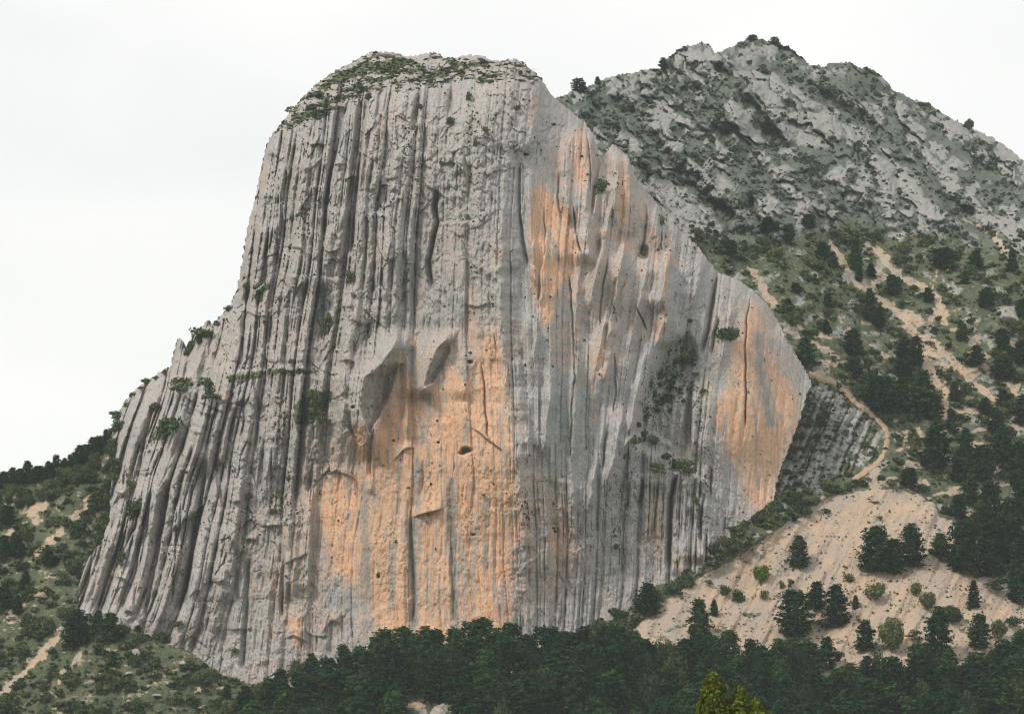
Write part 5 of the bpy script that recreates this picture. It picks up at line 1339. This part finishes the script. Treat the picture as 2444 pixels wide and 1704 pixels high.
LBL = [('green bush on the scrubby hillside right of the cliff', 'bushes on the right hillside'), ('green bush on the scrubby hillside left of the cliff', 'bushes on the left hillside'), ('dark shrub on the grey striped rock slab', 'shrubs on the rock slab'), ('green bush in the strip between cliff foot and scree crest', 'bushes along the scree crest')]
seen = [i for i in order if -5 < allB[i, 0] < 2450 and 0 < allB[i, 1] < 1712]
solo = set(seen[:225])
for i in solo:
    bx, by, bw, z = allB[i]
    put_bush(T, bx, by + bw * .25, bw * R_.uniform(.65, 1.0), bw * 1.15, LBL[int(z)][0], LBL[int(z)][1])


def rows(surf, B, hs=(.6, 1.0), sink=.12):
    P = surf.at(B[:, 0], B[:, 1])
    n = len(B); m = P[:, 1] * MPS * B[:, 2]
    r = np.random.default_rng(abs(int(B[0, 0])))
    return np.column_stack([P[:, 0], P[:, 1] - .15, P[:, 2] - m * sink, m, m * r.uniform(hs[0], hs[1], n) * 1.15, r.uniform(0, 6.28, n), r.random(n), r.integers(0, 60, n)])


rest = np.array([i for i in order if i not in solo])
stuff('hillside_scrub', rows(T, allB[rest]), SMALLP, M_BUSH, 'low mixed green scrub covering both hillsides', 'scrub')
B5 = scatter(T, 2600, [(1330, 235), (1600, 110), (1800, 92), (2100, 180), (2480, 400), (2480, 640), (2300, 600), (1900, 600), (1640, 590), (1480, 400)], lambda x, y: clump(x, y) * (1 - .92 * rock_at(x, y)), 6, 5, 24, 2.8)
tops = np.interp(B5[:, 0], [a for a, b in SKYL], [b for a, b in SKYL])
B5 = B5[B5[:, 1] > tops + 5]
stuff('mountain_scrub', rows(T, B5, (.5, .9)), SMALLP[:2] + TINYP, M_FAR, 'dark green scrub between the mountain rocks', 'scrub')
dC = lambda x, y: np.clip(.012 + 1.0 * C.val('veg', x, y) + .5 * sst(.18, .42, fbm(x / 50, y / 90, 3, 800)) * (1 - .9 * C.val(np.maximum(smooth, np.maximum(butt, orange)), x, y)), 0, 1)
B6 = scatter(C, 4200, SIL, dC, 7, 2.4, 9, 3.2)
B6 = B6[inside(SIL + [(1600, 1370), (1400, 1480), (620, 1610), (340, 1470)], B6[:, 0], B6[:, 1])]
B6 = B6[pdist(SIL, B6[:, 0], B6[:, 1]) > 6]
stuff('cliff_scrub', rows(C, B6, (.6, 1.1), .25), TINYP, M_TUFT, 'tiny dark tufts growing in the cracks of the cliff', 'scrub')
B7 = scatter(C, 700, [(640, 330), (740, 215), (860, 136), (1180, 140), (1300, 190), (1180, 200), (1000, 205), (860, 225), (740, 300)], lambda x, y: C.val('veg', x, y), 8, 5, 15, 1.8)
B7 = B7[inside(SIL, B7[:, 0], B7[:, 1] - 6)]
stuff('summit_scrub', rows(C, B7, (.35, .6)), SMALLP, M_TUFT, 'low green scrub on the summit of the tower', 'scrub')
B8 = scatter(T, 1500, screeP, lambda x, y: .15 + .8 * sst(.0, .35, fbm(x / 50, y / 24, 3, 810)), 9, 3, 9, 2.5)
B8 = B8[B8[:, 1] < 1600]
stuff('scree_tufts', rows(T, B8, (.4, .9)), TINYP, M_BUSH, 'small dry tufts and plants dotted over the scree', 'plants')

def stone_proto(seed):
    r = np.random.default_rng(seed)
    q = np.array([(-1, -1, -.6), (1, -1, -.6), (1, 1, -.6), (-1, 1, -.6), (-.8, -.8, .6), (.8, -.8, .6), (.8, .8, .6), (-.8, .8, .6)]) * .5 + r.normal(size=(8, 3)) * .13
    f = np.array([(0, 3, 2, 1), (4, 5, 6, 7), (0, 1, 5, 4), (1, 2, 6, 5), (2, 3, 7, 6), (3, 0, 4, 7)])
    return q, f, np.zeros(8)


STP = [stone_proto(k) for k in range(6)]
B9 = scatter(T, 1300, screeP, lambda x, y: .12 + .88 * sst(.0, .35, fbm((x + .5 * y) / 40, y / 110, 3, 830)), 19, 1.2, 6.5, 4.0)
B9 = B9[B9[:, 1] < 1610]
stuff('scree_stones', rows(T, B9, (.5, .9), 0), STP, M_STONE_TAN, 'loose pale stones strewn over the scree slope', 'stones')
B10 = np.vstack([scatter(T, 260, hillP, lambda x, y: x * 0 + 1, 20, 2, 10, 3.5), scatter(T, 130, leftP, lambda x, y: x * 0 + 1, 21, 2, 10, 3.5)])
stuff('hillside_stones', rows(T, B10, (.5, .9), 0), STP, M_STONE, 'small pale stones lying in the hillside scrub', 'stones')

# ------------------------------------------------------------------ pine forest
TOPC = [(560, 1690), (600, 1668), (638, 1625), (675, 1575), (724, 1572), (780, 1550), (864, 1519), (930, 1503), (996, 1492), (1070, 1488), (1147, 1477), (1200, 1485), (1260, 1505), (1330, 1499), (1400, 1494), (1480, 1503), (1559, 1523), (1600, 1512), (1640, 1520), (1718, 1491), (1760, 1528),
        (1830, 1530), (1877, 1503), (1925, 1515), (1946, 1588), (2000, 1590), (2037, 1564), (2082, 1537), (2120, 1570), (2164, 1582), (2191, 1541), (2240, 1545), (2300, 1560), (2355, 1536), (2400, 1525), (2444, 1480), (2560, 1450)]
tcx, tcy = [a for a, b in TOPC], [b for a, b in TOPC]
cnt = 0
xx_ = 575.0
FK = (0, 1, 3, 4, 6, 7, 8)
while xx_ < 2490:
    top = float(np.interp(xx_, tcx, tcy)) + R_.choice((-5, 0, 4, 10, 18))
    hS = R_.uniform(88, 135); wS = R_.uniform(50, 88)
    if R_.random() < .2:
        put_round(T, xx_, top + hS * .8, hS * .8, wS * .9, 'rounded green tree on the upper edge of the forest band', 'broadleaf trees in the forest')
    else:
        put_pine(T, xx_, top + hS, hS, wS, 'dark pine on the upper edge of the forest band', 'pines on the upper forest edge', kind=R_.choice(FK))
    cnt += 1
    xx_ += R_.uniform(24, 40)
for row in range(1, 7):
    xx_ = 560 + row * 23 % 60
    while xx_ < 2490:
        top = float(np.interp(xx_, tcx, tcy)) + row * 32 + R_.uniform(-14, 14)
        hS = R_.uniform(90, 150); wS = R_.uniform(66, 108)
        if top < 1698 and not (950 < xx_ < 1115 and top > 1585):
            if R_.random() < .3:
                put_round(T, xx_, top + hS * .8, hS * .8, wS * .85, 'rounded green tree inside the forest band', 'broadleaf trees in the forest')
            else:
                put_pine(T, xx_, top + hS, hS, wS, 'dark pine inside the forest band', 'pines inside the forest', kind=R_.choice(FK))
            cnt += 1
        xx_ += R_.uniform(52, 84)
print('forest pines', cnt)

# tall poplar close to the camera
pr = np.random.default_rng(321)
D_ = 260.0
px0, _, pz0 = unproj(np.array(1703.0), np.array(1604.0), D_)
gx0 = float(px0); ztop = float(pz0); gz = -1.7
mS = D_ * MPS
cen = []; nrm = []


def spire(x, y, ztip, w0, hh, n):
    f = pr.random(n) ** .75
    prof = w0 * np.minimum(1.0, (f * hh / 2.6)) ** .5 * (1 + .35 * f) * (1 + .12 * np.sin(f * 31 + x))
    a = pr.uniform(0, 6.283, n)
    rr = prof * (1 - .5 * pr.random(n) ** 1.6) * (1 + .75 * pn(a * 1.9 + x * 3, f * hh * 1.1, 5) + .5 * pn(a * 4 + x, f * hh * 2.6, 6))
    c = np.stack([x + np.cos(a) * rr, y + np.sin(a) * rr, ztip - f * hh + pr.normal(size=n) * .05], 1)
    nn = np.stack([np.cos(a), np.sin(a), np.full(n, .5)], 1) + pr.normal(size=(n, 3)) * .5
    cen.append(c); nrm.append(nn)


H_ = ztop - gz
spire(0, 0, H_, 1.15, H_ * .88, 15000)
spire(2.2, .4, H_ - 34 * mS, 1.2, H_ * .8, 13000)
spire(3.6, .2, H_ - 62 * mS, 1.2, H_ * .72, 10000)
spire(4.6, .1, H_ - 92 * mS, 1.2, H_ * .65, 8000)
spire(-.45, -.3, H_ - 16 * mS, .9, H_ * .7, 9000)
cen = np.concatenate(cen); nrm = np.concatenate(nrm); nrm /= np.linalg.norm(nrm, axis=1, keepdims=True)
V, Q = quads(cen, nrm, .12, pr)
pop = tag(empty('poplar_tree', (gx0, D_, gz)), 'bright yellow green leafy treetop in front of the forest at the bottom edge', 'tree')
link('crown', leaf_mesh('crown', (V, Q, np.repeat(pr.random(len(cen)), 4)), M_POPLAR), pop)
tb = trunk(pr, .018, .8)
link('trunk', mesh_np('trunk', tb[0] * H_, tb[1], M_BARK), pop)

# ------------------------------------------------------------------ boulders
def boulder_mesh(seed, mat, sharp=1.0):
    import bmesh
    r = np.random.default_rng(seed)
    bm = bmesh.new()
    pts = r.normal(size=(16, 3)); pts /= np.linalg.norm(pts, axis=1, keepdims=True)
    pts *= r.uniform(.38, .55, (16, 1)); pts[:, 2] = np.abs(pts[:, 2]) * 1.1 - .12
    for p in pts: bm.verts.new(p)
    res = bmesh.ops.convex_hull(bm, input=bm.verts)
    bmesh.ops.delete(bm, geom=[g for g in res['geom_interior'] if isinstance(g, bmesh.types.BMVert)], context='VERTS')
    bmesh.ops.bevel(bm, geom=bm.edges[:], offset=.035, segments=1, affect='EDGES')
    bmesh.ops.subdivide_edges(bm, edges=bm.edges[:], cuts=1, use_grid_fill=True)
    for v in bm.verts:
        v.co += Vector(r.normal(size=3) * .012)
    me = bpy.data.meshes.new('boulder'); bm.to_mesh(me); bm.free(); me.materials.append(mat)
    return me


BL = [(98, 1428, 38, 26, 'big tan boulder on the left hillside'), (326, 1568, 32, 42, 'pointed grey boulder in the scrub at the lower left'), (441, 1588, 38, 18, 'flat pale boulder near the cliff base, lower left'), (240, 1618, 36, 22, 'whitish boulder low in the left scrub, left of two'), (309, 1610, 22, 14, 'smaller whitish boulder low in the left scrub, right of two'),
      (307, 1674, 13, 10, 'small white stone at the bottom left'), (377, 1662, 32, 14, 'low flat boulder at the bottom left'), (123, 1372, 11, 8, 'tiny white stone on the left hillside'), (355, 1640, 14, 10, 'pale stone above the low flat boulder'), (298, 1628, 16, 8, 'thin pale stone under the whitish boulders'), (280, 1630, 12, 8, 'little pale stone beside the thin one'),
      (478, 1690, 14, 8, 'small pale stone by the forest edge, bottom left'), (30, 1475, 22, 14, 'tan stone near the left edge'), (2407, 772, 52, 44, 'big smooth grey boulder on the right hillside'), (2082, 832, 24, 18, 'pale boulder on the hillside above the trail'), (2095, 850, 16, 10, 'flat pale stone next to the hillside boulder'), (2070, 623, 22, 14, 'white boulder beside the slim pine high on the hillside'),
      (1905, 612, 20, 12, 'white boulder below the mountain rocks'), (2090, 880, 26, 8, 'long pale stone on the hillside above the trail'), (1680, 1190, 8, 8, None), (2090, 1198, 24, 10, 'grey slab stone on top of the scree'), (1625, 1390, 18, 12, 'pale stone at the cliff foot near the base pillars'), (1850, 1236, 30, 12, 'pale stones strip at the foot of the pointed buttress'),
      (2145, 1040, 20, 8, 'small pale stones beside the trail bend'), (1735, 570, 16, 12, 'pale block at the lower rim of the mountain rocks')]
BM = [boulder_mesh(900 + k, M_STONE) for k in range(5)]; BT = [boulder_mesh(920 + k, M_STONE_TAN) for k in range(2)]
for i, (bx, bb, bw, bh, lb) in enumerate(BL):
    if lb is None: continue
    p = T.at(np.array(bx), np.array(bb)).astype(float); m = p[1] * MPS
    me = (BT if 'tan' in lb else BM)[i % (2 if 'tan' in lb else 5)]
    tag(link('boulder', me, None, (p[0], p[1] - .5, p[2] + bh * m * .1), R_.uniform(0, 6), (bw * m * 1.1, bw * m, bh * m * 1.25)), lb, 'boulder')
for (bx, bb, bw, bh, rz, lb) in ((1050, 1722, 58, 104, 1.0, 'large pale cracked boulder sticking up through the forest at the bottom edge'), (1008, 1722, 50, 62, 2.2, 'lower pale boulder leaning on the large one at the bottom edge'), (1098, 1720, 34, 40, .4, 'small pale rock right of the large boulder at the bottom edge')):
    p = T.at(np.array(bx), np.array(bb)).astype(float); m = p[1] * MPS
    tag(link('boulder', boulder_mesh(int(bx), M_STONE), None, (p[0], p[1] - 10, p[2]), rz, (bw * m * 1.1, bw * m, bh * m * 1.1)), lb, 'boulder')

oc = np.random.default_rng(77)
OCM = []
for k in range(6):
    me = boulder_mesh(700 + k, M_CLIFF); OCM.append(me)
SUMP = [(700, 285), (740, 240), (800, 200), (860, 160), (900, 150), (960, 160), (1040, 155), (1120, 160), (1180, 165), (1250, 170), (1290, 200), (1200, 200), (1110, 195), (1010, 212), (900, 222), (800, 262), (735, 300)]
pts = scatter(C, 90, SUMP, lambda x, y: x * 0 + 1, 78, 9, 30, 1.6)
extra = np.array([(880, 140, 26), (905, 134, 24), (930, 136, 30), (950, 138, 18), (1022, 140, 20), (1040, 136, 26), (1056, 144, 16), (1190, 156, 22), (1212, 152, 26), (1236, 156, 28), (1256, 170, 24), (1278, 190, 20), (760, 205, 16), (800, 182, 16), (1128, 146, 14)])
for bx, by, bw in np.vstack([pts, extra]):
    p = C.at(np.array(bx), np.array(by)).astype(float); m = p[1] * MPS
    o = link('rock_outcrop', OCM[int(oc.integers(6))], cliff, (p[0], p[1] - 880 - .2, p[2] - 30 - bw * m * .12), oc.uniform(0, 6), (bw * m * 1.2, bw * m * 1.2, bw * m * oc.uniform(.7, 1.2)))
# ------------------------------------------------------------------ air
hz = NT('haze_air')
pv = hz.n('VolumePrincipled')
pv.inputs['Color'].default_value = (0.86, 0.95, 0.97, 1)
pv.inputs['Density'].default_value = 0.00006
pv.inputs['Anisotropy'].default_value = 0.0
hz.l(pv.outputs[0], hz.out.inputs['Volume'])
x0, x1, y0, y1, z0, z1 = -2300, 2300, -1900, 3100, -60.0, 372.0
V = [(x, y, z) for z in (z0, z1) for y in (y0, y1) for x in (x0, x1)]
Q = [(0, 2, 3, 1), (4, 5, 7, 6), (0, 1, 5, 4), (1, 3, 7, 5), (3, 2, 6, 7), (2, 0, 4, 6)]
tag(link('haze', mesh_np('haze', V, Q, hz.m)), 'thin pale haze in the air between camera and mountain', 'haze', kind='stuff')

# ------------------------------------------------------------------ labels: say which one of the look-alikes
NTH = 'first second third fourth fifth sixth seventh eighth ninth tenth eleventh twelfth thirteenth fourteenth fifteenth sixteenth seventeenth eighteenth nineteenth twentieth'.split()


def zone_of(g, x, y):
    if g in ('pines inside the forest', 'pines on the upper forest edge', 'broadleaf trees in the forest'):
        z = ('below lower left cliff corner' if x < 760 else 'left below orange wall' if x < 980 else 'above pale bottom boulder' if x < 1120 else 'right below orange wall' if x < 1330 else 'below smooth grey wall' if x < 1520
             else 'behind yellow green treetop' if x < 1760 else 'below bulky scree pine' if x < 1960 else 'below big round scree tree' if x < 2180 else 'near lower right corner')
        top = float(np.interp(x, tcx, tcy))
        d = ('upper forest edge ' if g == 'pines on the upper forest edge' or y - top < 135 else 'upper forest ' if y - top < 190 else 'mid forest ' if y - top < 250 else 'front forest ')
        return d + z
    if g == 'bushes on the left hillside':
        return ('below left skyline pines' if y < 1250 else 'left of the leaning ribs' if y < 1450 else 'around diagonal bare streak' if x < 160 else 'below the leaning ribs' if x < 330 else 'under lower left cliff base') + (' near bottom edge' if y > 1620 else '')
    if g == 'bushes on the right hillside':
        return 'just below the mountain rocks' if y < 680 else ('beside the buttress skyline' if x < 2010 else 'among pale hillside streaks' if x < 2280 else 'near right edge above the trail') if y < 920 else ('right of the trail' if x < 2260 else 'near right edge beside the trail') if y < 1110 else 'at hillside foot above the scree'
    if g == 'bushes along the scree crest':
        return 'at the pointed buttress foot' if x > 1760 else 'at the base pillar foot' if x > 1620 else 'at the cliff foot above the forest'
    if g == 'shrubs in the right gully':
        return 'high in the scrubby right gully' if y < 900 else 'midway in the scrubby right gully' if y < 965 else 'low in the scrubby right gully'
    if g == 'shrubs along the left cliff margin':
        return 'on the upper left cliff margin' if y < 1100 else 'on the middle left cliff margin' if y < 1210 else 'on the lower left cliff margin'
    return None


byg = {}
for o in COL.objects:
    if o.name in WHERE and o.get('group'):
        x, y, h, w = WHERE[o.name]
        z = zone_of(o['group'], x, y)
        if z:
            k = h / max(w, 1)
            if 'pine' in o['label']:
                o['label'] = ('tall ' if h > 118 else 'short ' if h < 100 else '') + ('slim ' if k > 1.75 else 'broad ' if k < 1.3 else '') + 'dark pine, ' + z
            elif 'tree' in o['label']:
                o['label'] = ('large ' if w > 72 else 'small ') + 'rounded green tree, ' + z
            else:
                o['label'] = ('large ' if w > 27 else 'medium ' if w > 22 else 'small ') + ('upright ' if k > .8 else 'low ' if k < .66 else 'round ') + 'green bush ' + z
        byg.setdefault(o['label'], []).append(o)
for lb, os_ in byg.items():
    if len(os_) < 2:
        continue
    os_.sort(key=lambda o: WHERE[o.name][0])
    for i, o in enumerate(os_):
        o['label'] = lb + (', leftmost' if i == 0 else ', rightmost' if i == len(os_) - 1 else ', %s from the left' % NTH[min(i, 19)])
